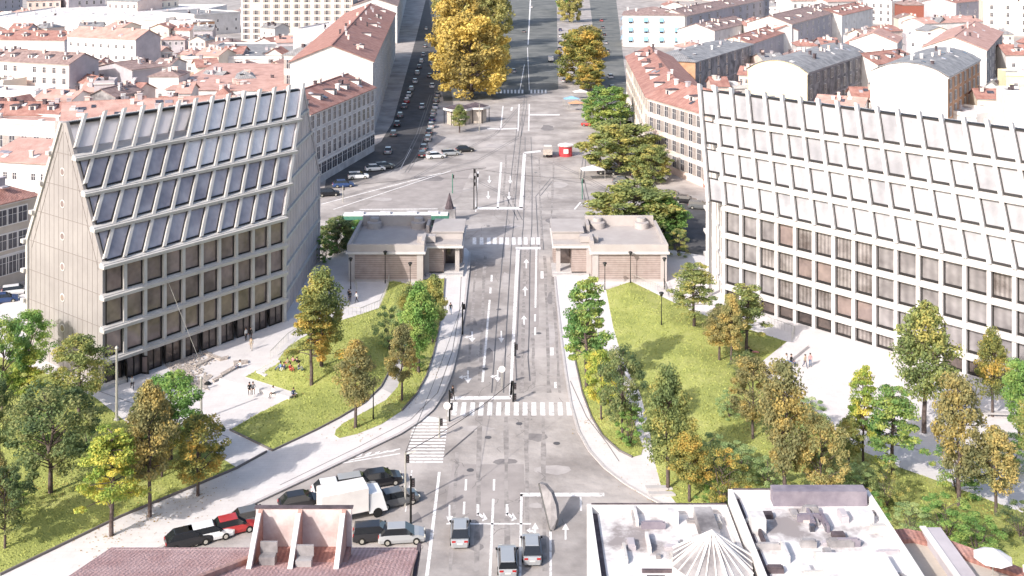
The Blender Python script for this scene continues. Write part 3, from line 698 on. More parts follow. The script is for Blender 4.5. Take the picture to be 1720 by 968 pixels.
def house(label, p1, p2, h, depth, roof='gable', rise=3.0, wm='white', rm='roofr', rows=3, cols=6, sm=None, kind='tall', side=0, chim=2, sky_=2, dorm=0, z0=0, group=None, fh=None, cat='house', jit=0, lo=1.0, over=.5, parap=.7, name='townhouse', shops=False, door=False):
    P1 = G(*p1, h); P2 = G(*p2, h); P1.z = P2.z = 0; L = (P2-P1).length; e = (P2-P1).normalized(); n = Vector((-e.y, e.x, 0)); up = Vector((0,0,1))
    r = random.Random(hash(label) % 1000 if False else sum(map(ord, label)))
    root = wthing(name, label, cat, tuple(P1), group); sm = sm or wm
    Q = lambda u, d, z: P1+e*u+n*d+up*z
    b = MB()
    b.hexa([Q(0,0,z0),Q(L,0,z0),Q(L,depth,z0),Q(0,depth,z0)],[Q(0,0,h),Q(L,0,h),Q(L,depth,h),Q(0,depth,h)],0)
    for f in (2,4): pass
    # faces order: bottom, top, front(0-1), right(1-2), back, left(3-0)
    b.m[-3] = 1; b.m[-1] = 1
    if roof == 'gable':
        for u in (0.0, L):
            s = .02 if u == 0 else -.02
            b.poly([Q(u+s,0.02,h),Q(u+s,depth-.02,h),Q(u+s,depth/2,h+rise-.05)],1)
    if roof == 'gableside':
        b.poly([Q(0.02,.02,h),Q(L-.02,.02,h),Q(L/2,.02,h+rise-.05)],0)
    wall = b.build('wall', [M[wm], M[sm]], root)
    # cornice and string course
    c = MB()
    if roof != 'shed': c.hexa([Q(-.1,-.3,h-.45),Q(L+.1,-.3,h-.45),Q(L+.1,0-.005,h-.45),Q(-.1,-.005,h-.45)],[Q(-.1,-.3,h-.08),Q(L+.1,-.3,h-.08),Q(L+.1,-.005,h-.08),Q(-.1,-.005,h-.08)])
    fh = fh or (h-lo-.6)/max(rows,1)
    if rows >= 3: c.hexa([Q(0,-.12,lo+fh-.3),Q(L,-.12,lo+fh-.3),Q(L,-.005,lo+fh-.3),Q(0,-.005,lo+fh-.3)],[Q(0,-.12,lo+fh-.05),Q(L,-.12,lo+fh-.05),Q(L,-.005,lo+fh-.05),Q(0,-.005,lo+fh-.05)])
    c.build('cornice', M['conc_w'] if wm != 'greyw' else M['lilac'], wall, origin=root.location)
    # roof
    b = MB(); o = over; th = .18
    def slope(a0,a1,a2,a3): b.hexa([a0,a1,a2,a3],[p+up*th for p in (a0,a1,a2,a3)])
    if roof == 'gable':
        slope(Q(-o,-o,h-rise*o/(depth/2)),Q(L+o,-o,h-rise*o/(depth/2)),Q(L+o,depth/2,h+rise),Q(-o,depth/2,h+rise))
        slope(Q(-o,depth/2,h+rise-.01),Q(L+o,depth/2,h+rise-.01),Q(L+o,depth+o,h-rise*o/(depth/2)),Q(-o,depth+o,h-rise*o/(depth/2)))
        b.beam(Q(-o,depth/2,h+rise+.2),Q(L+o,depth/2,h+rise+.2),.45,ht=.2)
    elif roof == 'gableside':
        slope(Q(-o,-o,h-.15),Q(L/2,-o,h+rise),Q(L/2,depth+o,h+rise),Q(-o,depth+o,h-.15)); slope(Q(L/2,-o,h+rise-.01),Q(L+o,-o,h-.15),Q(L+o,depth+o,h-.15),Q(L/2,depth+o,h+rise-.01))
    elif roof == 'hip':
        k = min(depth, L)/2
        if L >= depth: A_, B_ = Q(k,depth/2,h+rise), Q(L-k,depth/2,h+rise)
        else: A_, B_ = Q(L/2,k,h+rise), Q(L/2,depth-k,h+rise)
        c0,c1,c2,c3 = Q(-o,-o,h-.05),Q(L+o,-o,h-.05),Q(L+o,depth+o,h-.05),Q(-o,depth+o,h-.05)
        if L >= depth:
            for f in ((c0,c1,B_,A_),(c1,c2,B_),(c2,c3,A_,B_),(c3,c0,A_)): b.poly(f)
        else:
            for f in ((c0,c1,A_),(c1,c2,B_,A_),(c2,c3,B_),(c3,c0,A_,B_)): b.poly(f)
        b.hexa([c0-up*.15,c1-up*.15,c2-up*.15,c3-up*.15],[c0-up*.02,c1-up*.02,c2-up*.02,c3-up*.02])
    elif roof == 'shed':
        slope(Q(-o,-o,h),Q(L+o,-o,h),Q(L+o,depth,h+rise),Q(-o,depth,h+rise))
    elif roof == 'flat':
        b.hexa([Q(.25,.25,h-.05),Q(L-.25,.25,h-.05),Q(L-.25,depth-.25,h-.05),Q(.25,depth-.25,h-.05)],[Q(.25,.25,h+.08),Q(L-.25,.25,h+.08),Q(L-.25,depth-.25,h+.08),Q(.25,depth-.25,h+.08)])
    elif roof == 'curve':
        N = 8; pv = None
        for k in range(N+1):
            t = k/N; d = -o+(depth+2*o)*t; z = h+rise*math.sin(PI*t)**.8 if 0 < t < 1 else h
            cur = (Q(-.3,d,z), Q(L+.3,d,z))
            if pv: slope(pv[0],pv[1],cur[1],cur[0])
            pv = cur
        pts = [Q(.03,depth*k/N,h+rise*(math.sin(PI*k/N)**.8 if 0<k<N else 0)-.05) for k in range(N+1)]; 
        wb = MB(); wb.poly(pts); wb.poly([p+e*(L-.06) for p in pts]); wb.build('gable_end', M[sm], wall, origin=root.location)
    rf = b.build('roof', M[rm], root)
    if roof == 'gable' and rm in ('roofr','roofb') and not dorm and L > 18: dorm = min(5, int(L/8))
    chim += 1+int(L/14)
    if roof == 'flat' and parap:
        b = MB()
        for a, c_ in ((Q(0,.13,h+parap/2),Q(L,.13,h+parap/2)),(Q(L-.13,.26,h+parap/2),Q(L-.13,depth-.26,h+parap/2)),(Q(L,depth-.13,h+parap/2),Q(0,depth-.13,h+parap/2)),(Q(.13,depth-.26,h+parap/2),Q(.13,.26,h+parap/2))): b.beam(a, c_, .25, ht=parap)
        b.build('parapet', M[wm], root)
    def rz_(d):
        if roof == 'gable': return h+rise*(1-abs(d-depth/2)/(depth/2))
        if roof == 'hip': return h+rise*.5
        if roof == 'shed': return h+rise*d/depth
        if roof == 'curve': return h+rise*math.sin(PI*min(1,max(0,d/depth)))**.8
        if roof == 'gableside': return h+rise*.4
        return h
    for k in range(chim):
        u, d = r.uniform(1,L-1), r.uniform(depth*.2,depth*.6); z = rz_(d); s = r.uniform(.35,.6); hh = r.uniform(.9,1.6)
        b = MB(); b.hexa([Q(u-s,d-s*.7,z-.6),Q(u+s,d-s*.7,z-.6),Q(u+s,d+s*.7,z-.6),Q(u-s,d+s*.7,z-.6)],[Q(u-s,d-s*.7,z+hh),Q(u+s,d-s*.7,z+hh),Q(u+s,d+s*.7,z+hh),Q(u-s,d+s*.7,z+hh)])
        b.hexa([Q(u-s-.12,d-s*.7-.12,z+hh),Q(u+s+.12,d-s*.7-.12,z+hh),Q(u+s+.12,d+s*.7+.12,z+hh),Q(u-s-.12,d+s*.7+.12,z+hh)],[Q(u-s-.12,d-s*.7-.12,z+hh+.18),Q(u+s+.12,d-s*.7-.12,z+hh+.18),Q(u+s+.12,d+s*.7+.12,z+hh+.18),Q(u-s-.12,d+s*.7+.12,z+hh+.18)])
        b.build('chimney', M[r.choice(['white','pinkw','lilac','crease'])], rf, origin=root.location)
    for k in range(sky_):
        u, d = r.uniform(1.5,L-1.5), r.uniform(depth*.12,depth*.4); z = rz_(d) if roof != 'flat' else h+.1; sl = 0 if roof in ('flat','gableside','hip') else (rz_(d+.5)-rz_(d-.5))
        s = r.uniform(.5,1.0)
        b = MB(); b.hexa([Q(u-s,d-.6,z-.6*sl+.15),Q(u+s,d-.6,z-.6*sl+.15),Q(u+s,d+.6,z+.6*sl+.15),Q(u-s,d+.6,z+.6*sl+.15)],[Q(u-s,d-.6,z-.6*sl+.35),Q(u+s,d-.6,z-.6*sl+.35),Q(u+s,d+.6,z+.6*sl+.35),Q(u-s,d+.6,z+.6*sl+.35)])
        b.build('skylight', M[r.choice(['glass_sky','white','vent','pane'])], rf, origin=root.location)
    for k in range(dorm):
        u = (k+.5)/dorm*L; d = depth*.16; z = rz_(d)-.2; dw, dh = .9, 1.5
        b = MB(); b.hexa([Q(u-dw,d,z),Q(u+dw,d,z),Q(u+dw,d+3,z),Q(u-dw,d+3,z)],[Q(u-dw,d,z+dh),Q(u+dw,d,z+dh),Q(u+dw,d+3,z+dh),Q(u-dw,d+3,z+dh)],0)
        b.hexa([Q(u-dw-.15,d-.2,z+dh),Q(u+dw+.15,d-.2,z+dh),Q(u+dw+.15,d+3.2,z+dh),Q(u-dw-.15,d+3.2,z+dh)],[Q(u-dw-.15,d-.2,z+dh+.15),Q(u+dw+.15,d-.2,z+dh+.15),Q(u+dw+.15,d+3.2,z+dh+.15),Q(u-dw-.15,d+3.2,z+dh+.15)],1)
        b.poly([Q(u-.5,d-.02,z+.3),Q(u+.5,d-.02,z+.3),Q(u+.5,d-.02,z+dh-.2),Q(u-.5,d-.02,z+dh-.2)],2)
        b.build('dormer', [M['white'],M['crease'],M['pane']], rf, origin=root.location)
    def wrow(o_, ax, ln, nc, nr, kd):
        ang = math.atan2(ax.y, ax.x)
        for i in range(nr):
            for j in range(nc):
                z = lo+fh*i+fh*.22; kk = kd
                if r.random() < .04: continue
                me = WM['shop' if (i == 0 and shops) else kk]
                wo = bpy.data.objects.new('window', me); col.objects.link(wo); wo.parent = root
                wo.location = (o_+ax*((j+.5)/nc*ln)).to_3d()-root.location+up*z; wo.rotation_euler = (0,0,ang); ws = min(1.35, ln/nc/1.9); wo.scale = (ws if kk != 'small' else ws*.9, 1.6, min(1.3, fh*.62/2.1) if kk != 'small' else 1.15); NWIN[0] += 1
    if rows and cols: wrow(P1, e, L, cols, rows, kind)
    if side > 0: wrow(P1+n*depth, -n, depth, side, rows, kind)   # left end
    if side < 0: wrow(P1+e*L, n, depth, -side, rows, kind)
    if door:
        b = MB(); u = L*.82; b.hexa([Q(u-1.3,-.12,.1),Q(u+1.3,-.12,.1),Q(u+1.3,-.01,.1),Q(u-1.3,-.01,.1)],[Q(u-1.3,-.12,3.6),Q(u+1.3,-.12,3.6),Q(u+1.3,-.01,3.6),Q(u-1.3,-.01,3.6)]); b.build('door', M['wood'], root)
    return root
H = house
# left of the avenue, street row from near to far
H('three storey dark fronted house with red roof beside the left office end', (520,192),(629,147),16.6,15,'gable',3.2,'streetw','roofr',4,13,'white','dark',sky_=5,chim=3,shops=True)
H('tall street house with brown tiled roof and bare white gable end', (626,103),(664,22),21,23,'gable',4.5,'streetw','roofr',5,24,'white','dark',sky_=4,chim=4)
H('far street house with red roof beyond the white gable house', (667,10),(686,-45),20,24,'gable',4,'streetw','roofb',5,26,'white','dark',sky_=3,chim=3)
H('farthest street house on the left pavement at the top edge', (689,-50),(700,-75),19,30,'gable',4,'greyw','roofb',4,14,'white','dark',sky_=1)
H('white house with grey mansard roof left of the bare gable', (477,92),(541,95),17,13,'hip',4.2,'white','roofg',3,4,chim=3,kind='tall')
H('small white penthouse house with pale roof behind the mansard roof', (545,52),(600,40),17,14,'flat',2,'white','roofw',2,3,chim=2)
H('tall cream apartment block with rows of dark shutters at the top edge', (405,-16),(592,-16),28,20,'flat',2,'cream','roofw',8,11,kind='tall')
H('white house with salmon roof and blank grey side wall', (113,60),(228,66),15,14,'gable',3.2,'white','roofp',3,9,'lilac',kind='small')
H('pale pink apartment house with brown roof and dormers at the left edge', (-30,100),(116,108),12.5,14,'gable',3,'pinkw','roofb',3,9,'lilac',kind='plain',dorm=5)
H('large shed with one salmon roof slope', (279,151),(474,153),6.5,48,'shed',3,'white','roofp',1,6,kind='small',chim=0,sky_=7,name='warehouse')
H('grey green flat workshop roofs behind the salmon shed', (308,98),(476,98),7,60,'flat',3,'white','roofg',1,8,kind='small',chim=6,sky_=8,name='warehouse')
H('long low hall with pale grey roof across the top left', (-40,33),(278,33),10,130,'flat',2,'white','roofw',1,16,kind='small',chim=8,sky_=10,name='warehouse')
H('boxy white block right of the long grey hall', (326,26),(404,21),12,40,'flat',2,'white','roofg',2,5,chim=3,kind='small')
H('low rough white block with ribbed brown flank', (285,36),(324,39),11,14,'flat',2,'conc_w','roofw',0,0,'orange',chim=2)
H('low white yard house at the left edge under the pink apartments', (-30,154),(60,157),7,10,'flat',2,'white','roofw',1,5,kind='small',sky_=1)
H('little salmon roofed house between yard house and blank grey side wall', (58,166),(120,168),7,11,'gable',2,'white','roofp',1,4,kind='small')
H('house with dark ribbed red roof at the left edge', (-30,193),(96,193),9.5,11,'gable',2.4,'white','roofr',1,7,kind='plain',dorm=4)
H('long salmon roofed house right behind the slanted office roof', (104,205),(388,190),12,17,'gable',3.2,'white','roofp',3,18,kind='small',sky_=12,chim=5)
H('narrow windowless grey block with flat top', (158,140),(192,139),12,8,'flat',2,'lilac','roofg',0,0,chim=1,sky_=0)
H('small house with brown roof and dark flank beside the grey block', (193,163),(238,152),9,9,'gable',2,'greyw','roofb',1,3,kind='small')
H('white villa with arched wall tops at the left edge', (-30,203),(92,209),9,9,'flat',2,'white','roofp',1,6,kind='tall')
H('low salmon roof with two skylights beside the office gable', (-30,270),(80,276),9,12,'shed',2.5,'white','roofp',2,7,kind='small',chim=0,sky_=4)
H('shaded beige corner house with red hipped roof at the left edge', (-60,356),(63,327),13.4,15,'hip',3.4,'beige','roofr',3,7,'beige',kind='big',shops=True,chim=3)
H('pale house with brown roof behind the long salmon roof', (250,128),(300,128),10,12,'hip',2,'white','roofb',1,4,kind='small')
H('grey roofed yard building beside the salmon shed', (222,118),(272,112),9,20,'gable',2,'lilac','roofb',1,4,kind='small')
H('small terracotta roofed house in front of the white salmon roofed house', (98,130),(170,146),6,8,'gable',2,'lilac','roofr',1,3,kind='small')
H('jumble of terracotta roofs behind the pink apartments', (-40,66),(108,68),11,22,'gable',3,'white','roofr',1,8,kind='small',chim=6,sky_=5)
# right of the avenue
H('white corner palace with blue awnings at its windows', (1046,25),(1150,26),16.4,30,'hip',3.5,'white','roofb',3,4,kind='awn',side=9)
H('long shaded wing with brown roof behind the corner palace', (1153,27),(1292,-2),16,16,'gable',3,'lilac','roofb',3,11,'white',kind='tall',dorm=0,chim=5)
H('cream street house with red roof crowded with dormers', (1052,95),(1087,162),16.5,15,'gable',3.4,'cream','roofr',4,12,'white',kind='tall',dorm=6,chim=4,shops=True)
H('peach street house with arched door next to the right office', (1088,163),(1212,199),16.5,15,'gable',3.4,'pinkw','roofr',4,9,'cream',kind='tall',dorm=3,chim=3,door=True)
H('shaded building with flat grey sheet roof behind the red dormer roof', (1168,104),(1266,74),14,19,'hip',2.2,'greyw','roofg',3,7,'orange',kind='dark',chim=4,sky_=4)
H('grey fronted house with brown roof and plain white end wall', (1330,41),(1413,18),16,21,'gable',3.6,'lilac','roofb',4,9,'white',kind='plain',chim=3)
H('yellow ended house with long curved grey metal roof', (1356,123),(1453,91),14.5,19,'curve',3.4,'greyw','roofg',3,9,'yellow',kind='tall',chim=5,sky_=7)
H('blank white walled house with pink tiled roof', (1427,69),(1507,72),15,24,'gableside',3.6,'white','roofp',0,0,chim=2,sky_=4)
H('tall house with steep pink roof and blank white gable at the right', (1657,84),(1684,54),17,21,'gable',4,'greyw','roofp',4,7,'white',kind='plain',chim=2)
H('brick orange house with curved grey roof and blank white end', (1592,130),(1646,101),17,21,'curve',3.4,'orange','roofg',4,7,'white',kind='tall',chim=4,sky_=7)
H('cream apartment tower at the top right corner', (1652,4),(1790,6),19,18,'flat',2,'cream','roofw',4,5,kind='plain')
H('pale yellow yard house at the right edge', (1690,125),(1790,127),11,10,'flat',2,'yellow','roofg',2,3,kind='small')
H('windowless white box house at the right edge', (1690,156),(1790,158),13,9,'flat',2,'white','roofg',0,0)
H('little house with red roof between the two curved roofs', (1433,162),(1493,163),9,9,'gable',2,'white','roofr',1,4,kind='tall')
H('small cream house with maroon roof and balcony near the right edge', (1642,165),(1686,166),9,9,'gable',2,'cream','roofr',2,3,kind='small')
H('low red roofed yard house left of the yellow ended house', (1262,74),(1326,52),12,15,'gable',2.6,'lilac','roofr',2,5,'cream',kind='small')
H('red roofed house behind the plain white end wall', (1414,26),(1466,14),15,20,'gable',3,'white','roofr',2,4,kind='small')
H('narrow house clad in dark plum shingles near the top edge', (1516,8),(1552,8),14,14,'hip',4,'wood','roofb',0,0)
H('white courtyard house between two pink roofs', (1524,60),(1582,62),12,16,'flat',2,'white','roofw',2,3,kind='small')
H('low house row with salmon roof near the top right', (1553,40),(1650,36),10,16,'gable',2.4,'white','roofp',1,7,kind='small',chim=5)
H('white party wall house between pink roof and curved grey roof', (1474,108),(1540,100),12,14,'gable',3,'white','roofr',0,0)
H('lean roofed white house left of the tall pink roof', (1578,82),(1650,92),10,8,'gable',2.4,'white','roofb',0,0)
H('narrow red roofed house behind the yellow yard house', (1690,92),(1790,92),12,12,'gable',3,'white','roofr',2,4,kind='small')
H('brown roofed wing behind the right row of windows', (1200,52),(1262,38),13,18,'gable',3,'white','roofb',2,4,kind='small')
H('white walled house with red roof above the grey sheet roof', (1240,40),(1300,52),13,12,'gable',2.5,'white','roofr',0,0)
H('pale low yard building just above the right office roof', (1500,175),(1640,196),6,14,'flat',2,'white','roofw',1,6,kind='small',chim=3)
H('low salmon roofed building just above the right office roof', (1370,172),(1450,178),8,8,'gable',1.6,'white','roofp',1,5,kind='small')
# far rows
wms = ['white','cream','pinkw','lilac','conc_w']; rms = ['roofr','roofb','roofp','roofg','roofw']
wn = dict(white='white',cream='cream',pinkw='pink',lilac='grey',conc_w='pale'); rn = dict(roofr='red',roofb='brown',roofp='salmon',roofg='grey',roofw='pale flat')
rr = random.Random(12)
ordn = ['leftmost','second from left','third from left','fourth from left','fifth from left','sixth from left','seventh from left','eighth from left','ninth from left','tenth from left','eleventh from left','twelfth from left','thirteenth from left']
FOOT = []
def farrow(y, xs, tagl, wd, h):
    for k, x in enumerate(xs):
        a, b_ = rr.choice(wms), rr.choice(rms)
        H('%s house, %s roof, %s in %s' % (wn[a], rn[b_], ordn[k], tagl), (x, y+rr.uniform(-3,3)), (x+wd*rr.uniform(.8,1), y+rr.uniform(-5,4)), h+rr.uniform(-2,3), rr.uniform(16,26), 'flat' if b_=='roofw' else 'gable', 3, a, b_, 3, max(2,int(wd/12)), kind='plain', chim=2, sky_=2)
farrow(0, [-20,45,115,180,245], 'top left far row', 62, 14)
farrow(-38, [-30,50,130,210,290,370], 'the row topmost left', 76, 15)
farrow(-30, [1100,1180,1260,1340,1420,1500,1580,1660], 'the row topmost right', 74, 15)
farrow(2, [1330,1390,1450], 'short top right far row', 55, 14)
farrow(4, [1556,1606], 'far pair at the top right', 46, 12)

def used(x0,y0,x1,y1):
    for o in bpy.data.objects:
        if o.name.startswith('wall') and o.parent and o.parent.name.startswith('townhouse'):
            L = o.parent.location; vs = o.data.vertices
            pts = [(L.x+vs[k].co.x, L.y+vs[k].co.y) for k in (0,1,2,3)]
            for u in (0,.25,.5,.75,1):
                for v_ in (0,.33,.66,1):
                    if inside((x0+(x1-x0)*u, y0+(y1-y0)*v_), pts): return True
            if all(x0 < p[0] < x1 and y0 < p[1] < y1 for p in pts[:2]): return True
    return False
def infill(y, xa, xb, tagl, wpx, h):
    x = xa; k = 0
    while x < xb:
        wd = wpx*rr.uniform(.6,1.1); yy = y+rr.uniform(-4,4); dp = rr.uniform(9,16); a = G(x,yy,h); b_ = G(x+wd,yy,h)
        if not used(a.x-1.0,a.y-1,b_.x+1.0,a.y+dp+1):
            wm_, rm_ = rr.choice(wms), rr.choice(['roofr','roofp','roofb','roofr','roofg','roofw'])
            nm = '%s house, %s roof, low infill number %d from the left, %s' % (wn[wm_], rn[rm_], k+1, tagl)
            nm = 'low %s house, %s roof, %s in %s' % (wn[wm_], rn[rm_], ordn[min(k,12)], tagl)
            H(nm, (x,yy),(x+wd,yy+rr.uniform(-2,2)),h+rr.uniform(-2,1.5),dp,'flat' if rm_=='roofw' else rr.choice(['gable','gable','hip','gableside']),2.2,wm_,rm_,2,max(2,int(wd/9)),kind='small',chim=3,sky_=2); k += 1
        x += wd+6
for yy,tg_,wp,hh in ((22,'the top low row left',40,9),(48,'the second low row left',38,9),(70,'the third low row left',36,8),(92,'the fourth low row left',34,8),(112,'the fifth low row left',34,7),(135,'the sixth low row left',30,7),(158,'the seventh low row left',30,7),(182,'the eighth low row left',30,7)): infill(yy,-20,470 if yy < 130 else 420,tg_,wp,hh)
for yy,tg_,wp,hh in ((12,'the top low row right',38,10),(34,'the second low row right',38,9),(56,'the third low row right',36,9),(78,'the fourth low row right',34,8),(100,'the fifth low row right',34,8),(122,'the sixth low row right',32,7),(145,'the seventh low row right',32,7),(168,'the eighth low row right',30,7),(190,'the ninth low row right',30,6)): infill(yy,1110+yy*.6,1740,tg_,wp,hh)
# ------------------------------------------------------------------ rooftops below the viewpoint
root = wthing('rooftop_house', 'nearest house with ribbed red tile roof at the bottom edge', 'house', (-16,60,0))
b = MB(); b.box(-26.6,48,0,-6.6,71.6,14); b.build('wall', M['pinkw'], root)
b = MB(); up = Vector((0,0,1))
def sl4(b, pts, th=.2, m=0): p = [Vector(x) for x in pts]; b.hexa(p, [q+up*th for q in p], m)
sl4(b, [(-27.2,72.2,13.6),(-6.3,72.2,13.6),(-6.3,59,17.8),(-27.2,59,17.8)]); sl4(b, [(-27.2,59,17.8),(-6.3,59,17.8),(-6.3,46,13.6),(-27.2,46,13.6)])
rf = b.build('roof', M['roofn'], root)
b = MB(); b.beam((-15.5,72.1,13.95),(-20.5,60,17.9),.35); b.build('hip_ridge', M['roofp'], rf, origin=root.location)
b = MB(); b.beam((-6.3,72.3,13.8),(-6.3,46,13.8),.25,ht=.5); b.build('gutter', M['crease'], rf, origin=root.location)
t = wthing('roof_terrace', 'pink and white roof terrace with three slanting fins on the near red roof', 'terrace', (-13.7,69,14.4))
b = MB(); b.box(-16.9,70.2,14.2,-10.6,70.5,17.5); b.build('screen_wall', M['pinkpale'], t)
b = MB(); b.box(-16.9,66.4,14.2,-10.6,70.2,15.0); b.build('deck', M['roofr'], t)
for x in (-16.7,-14.1,-11.2):
    b = MB(); b.hexa([(x,66.6,15),(x+.28,66.6,15),(x+.28,70.2,15),(x,70.2,15)],[(x,69.6,17.3),(x+.28,69.6,17.3),(x+.28,70.2,17.45),(x,70.2,17.45)]); b.build('fin', M['roofp'], t)
    b = MB(); b.beam((x+.14,66.4,15),(x+.14,69.6,17.45),.3); b.build('coping', M['white'], t)
b = MB(); b.box(-17.0,70.15,17.5,-10.5,70.55,17.56); b.build('top_edge', M['crease'], t)
for k,(x,y) in enumerate(((-15.6,68),(-13.2,67.6))):
    b = MB(); b.box(x-.5,y-.35,15.0,x+.5,y+.35,15.75); b.box(x-.55,y+.25,15.7,x+.55,y+.4,16.4); o = b.build('garden_seat', M['greyw']); tag(o, 'grey seat on the near roof terrace, %s of the pair' % ['left one','right one'][k], 'seat', 'seats on the roof terrace')
# white roofs at the bottom right
def flatroof(label, x0,y0,x1,y1,h, wm, rm, par=.6, name='rooftop_house', edge='crease'):
    root = wthing(name, label, 'house', ((x0+x1)/2,(y0+y1)/2,0))
    b = MB(); b.box(x0,y0,0,x1,y1,h); b.build('wall', M[wm], root)
    b = MB(); b.box(x0+.3,y0+.3,h-.1,x1-.3,y1-.3,h+.1); rf = b.build('roof', M[rm], root)
    b = MB()
    for a,c in (((x0,y1-.15,h+par/2),(x1,y1-.15,h+par/2)),((x0+.15,y0,h+par/2),(x0+.15,y1-.3,h+par/2)),((x1-.15,y0,h+par/2),(x1-.15,y1-.3,h+par/2))): b.beam(a,c,.3,ht=par)
    b.build('parapet', M[wm], root)
    b = MB(); b.beam((x0+.5,y0,h+.13),(x0+.5,y1-.4,h+.13),.35,ht=.05); b.beam((x0+.3,y1-.05,h+par+.03),(x1,y1-.05,h+par+.03),.12,ht=.05); b.build('flashing', M[edge], rf, origin=root.location)
    return root, rf
r1, rf1 = flatroof('nearest white flat roofed house beside the road at the bottom edge', 5.1,46,14.6,72.5,16,'white','roofw')
def clutter(parent, items, origin):
    for nm, m, x0,y0,z0,x1,y1,z1 in items:
        b = MB(); b.box(x0,y0,z0,x1,y1,z1); b.build(nm, M[m], parent, origin=origin)
clutter(rf1, [('roof_hut','vent',8.6,60.5,16.1,12.2,63,16.8),('vent','crease',8.2,64.2,16.1,9.3,64.7,16.4),('vent','vent',10.4,70.8,16.1,11.1,71.5,16.9),('stair_hut','greyw',12.2,67.2,16.1,13.4,71.6,16.9),('vent','orange',10.7,66.3,16.1,11.4,66.7,16.7),('awning_strip','crease',8.0,65.4,16.1,11.2,65.55,16.3)], r1.location)
b = MB(); c = (12.3,65.3); 
t = wthing('roof_pavilion', 'striped grey faceted glass roof on the white rooftops', 'roof lantern', (c[0],c[1],16))
N = 8; ring = [Vector((c[0]+2.6*math.cos(2*PI*k/N+.2), c[1]+2.6*math.sin(2*PI*k/N+.2), 16.9)) for k in range(N)]; ap = Vector((c[0],c[1]+.2,18.6))
b.prism([p.to_2d() for p in ring],16.05,16.9,0)
b.build('base', M['white'], t)
b = MB()
for k in range(N): b.poly([ring[k],ring[(k+1)%N],ap])
g = b.build('glazed_roof', M['greyw'], t)
b = MB()
for k in range(N):
    b.beam(ring[k]+up*.03,ap+up*.03,.14)
    for s in (.3,.65): 
        q = ring[k].lerp(ring[(k+1)%N], s); b.beam(q+up*.03, ap.lerp(q,.15)+up*.03, .07)
b.build('glazing_bar', M['white'], g, origin=t.location)
r2, rf2 = flatroof('white flat roofed house with purple grey box at the bottom edge', 14.8,46,24.4,72.9,16.8,'white','roofw')
clutter(rf2, [('parapet_box','plum',17.6,71.6,16.9,23.9,72.5,17.9),('roof_hut','roofw',18.6,62,16.9,22.8,65.0,17.6),('vent','crease',16.1,70,16.9,17.2,70.5,17.2),('vent','vent',15.4,68.2,16.9,16.3,69.2,17.9),('vent','crease',20.4,67.6,16.9,21.2,68.1,17.2),('edge_strip','crease',18.2,61.6,16.9,23.6,61.8,17.2),('vent','pane',19.2,68.5,16.9,19.5,68.8,17.3),('vent','pane',20.2,68.5,16.9,20.5,68.8,17.3),('vent','vent',22.6,69.3,16.9,23.6,70,17.6)], r2.location)
rx = random.Random(21)
for rf_, x0,x1,y0,y1,zz,n_ in ((rf1,6.4,14.0,60,72,16.1,34),(rf2,15.4,24,60,71.3,16.9,46)):
    org = (r1 if rf_ is rf1 else r2).location
    for _ in range(n_):
        x,y = rx.uniform(x0,x1), rx.uniform(y0,y1); a,c = rx.choice([(.15,.15),(.5,.2),(.25,.5),(.8,.12),(.1,.9)]); hh = rx.uniform(.08,.5)
        b = MB(); b.box(x-a,y-c,zz,x+a,y+c,zz+hh); b.box(x-a*.8,y-c*.8,zz+hh,x+a*.8,y+c*.8,zz+hh+.08); b.build(rx.choice(['vent','roof_hatch','pipe_box','flue']), M[rx.choice(['vent','greyw','crease','lilac','concrete','plum'])], rf_, origin=org)
t = wthing('rounded_house', 'rounded house with brick parapet round a beige terrace at the bottom right corner', 'house', (32,62,0))
out = [G(x,y,15.5).to_2d() for x,y in ((1463,990),(1466,930),(1470,908),(1490,897),(1520,894),(1560,901),(1640,930),(1720,962),(1830,1010),(1900,1090),(1463,1090))]
out = list(reversed(out))
cen = sum(out, Vector((0,0)))/len(out); inn = [p+(cen-p).normalized()*1.0 for p in out]
b = MB(); b.prism(out, 0, 15.2); b.build('wall', M['brick'], t)
b = MB(); b.prism(inn, 15.2, 15.32); tf = b.build('terrace_floor', M['beige'], t)
b = MB(); n = len(out)
for k in range(n):
    a,c,d,f = out[k],out[(k+1)%n],inn[(k+1)%n],inn[k]; b.hexa([(*a,15.2),(*c,15.2),(*d,15.2),(*f,15.2)],[(*a,15.75),(*c,15.75),(*d,15.6),(*f,15.6)])
b.build('parapet', M['roofr'], t)
b = MB(); b.box(27.2,58,15.3,28.4,70.5,16.1); b.build('partition', M['lilac'], t); b = MB(); b.box(27.0,58,16.1,27.4,70.5,16.2); b.build('partition_cap', M['white'], t)
for k,(x,y,s) in enumerate(((29.6,65.5,.9),(31.8,64.0,.8))):
    b = MB(); b.prism([(x+s*math.cos(2*PI*q/6),y+s*math.sin(2*PI*q/6)) for q in range(6)],17.2,17.3); 
    p_ = wthing('parasol', 'grey and white folded parasol on the beige terrace, %s' % ['nearer the partition','farther from the partition'][k], 'parasol', (x,y,15.3), 'parasols on the beige terrace')
    b = MB(); rg = [Vector((x+s*1.3*math.cos(2*PI*q/8),y+s*1.3*math.sin(2*PI*q/8),17.0)) for q in range(8)]
    for q in range(8): b.poly([rg[q],rg[(q+1)%8],(x,y,17.6)])
    b.build('canopy', M['white'], p_); b = MB(); b.tube((x,y,15.3),(x,y,17.5),.04); b.build('pole', M['steel'], p_)
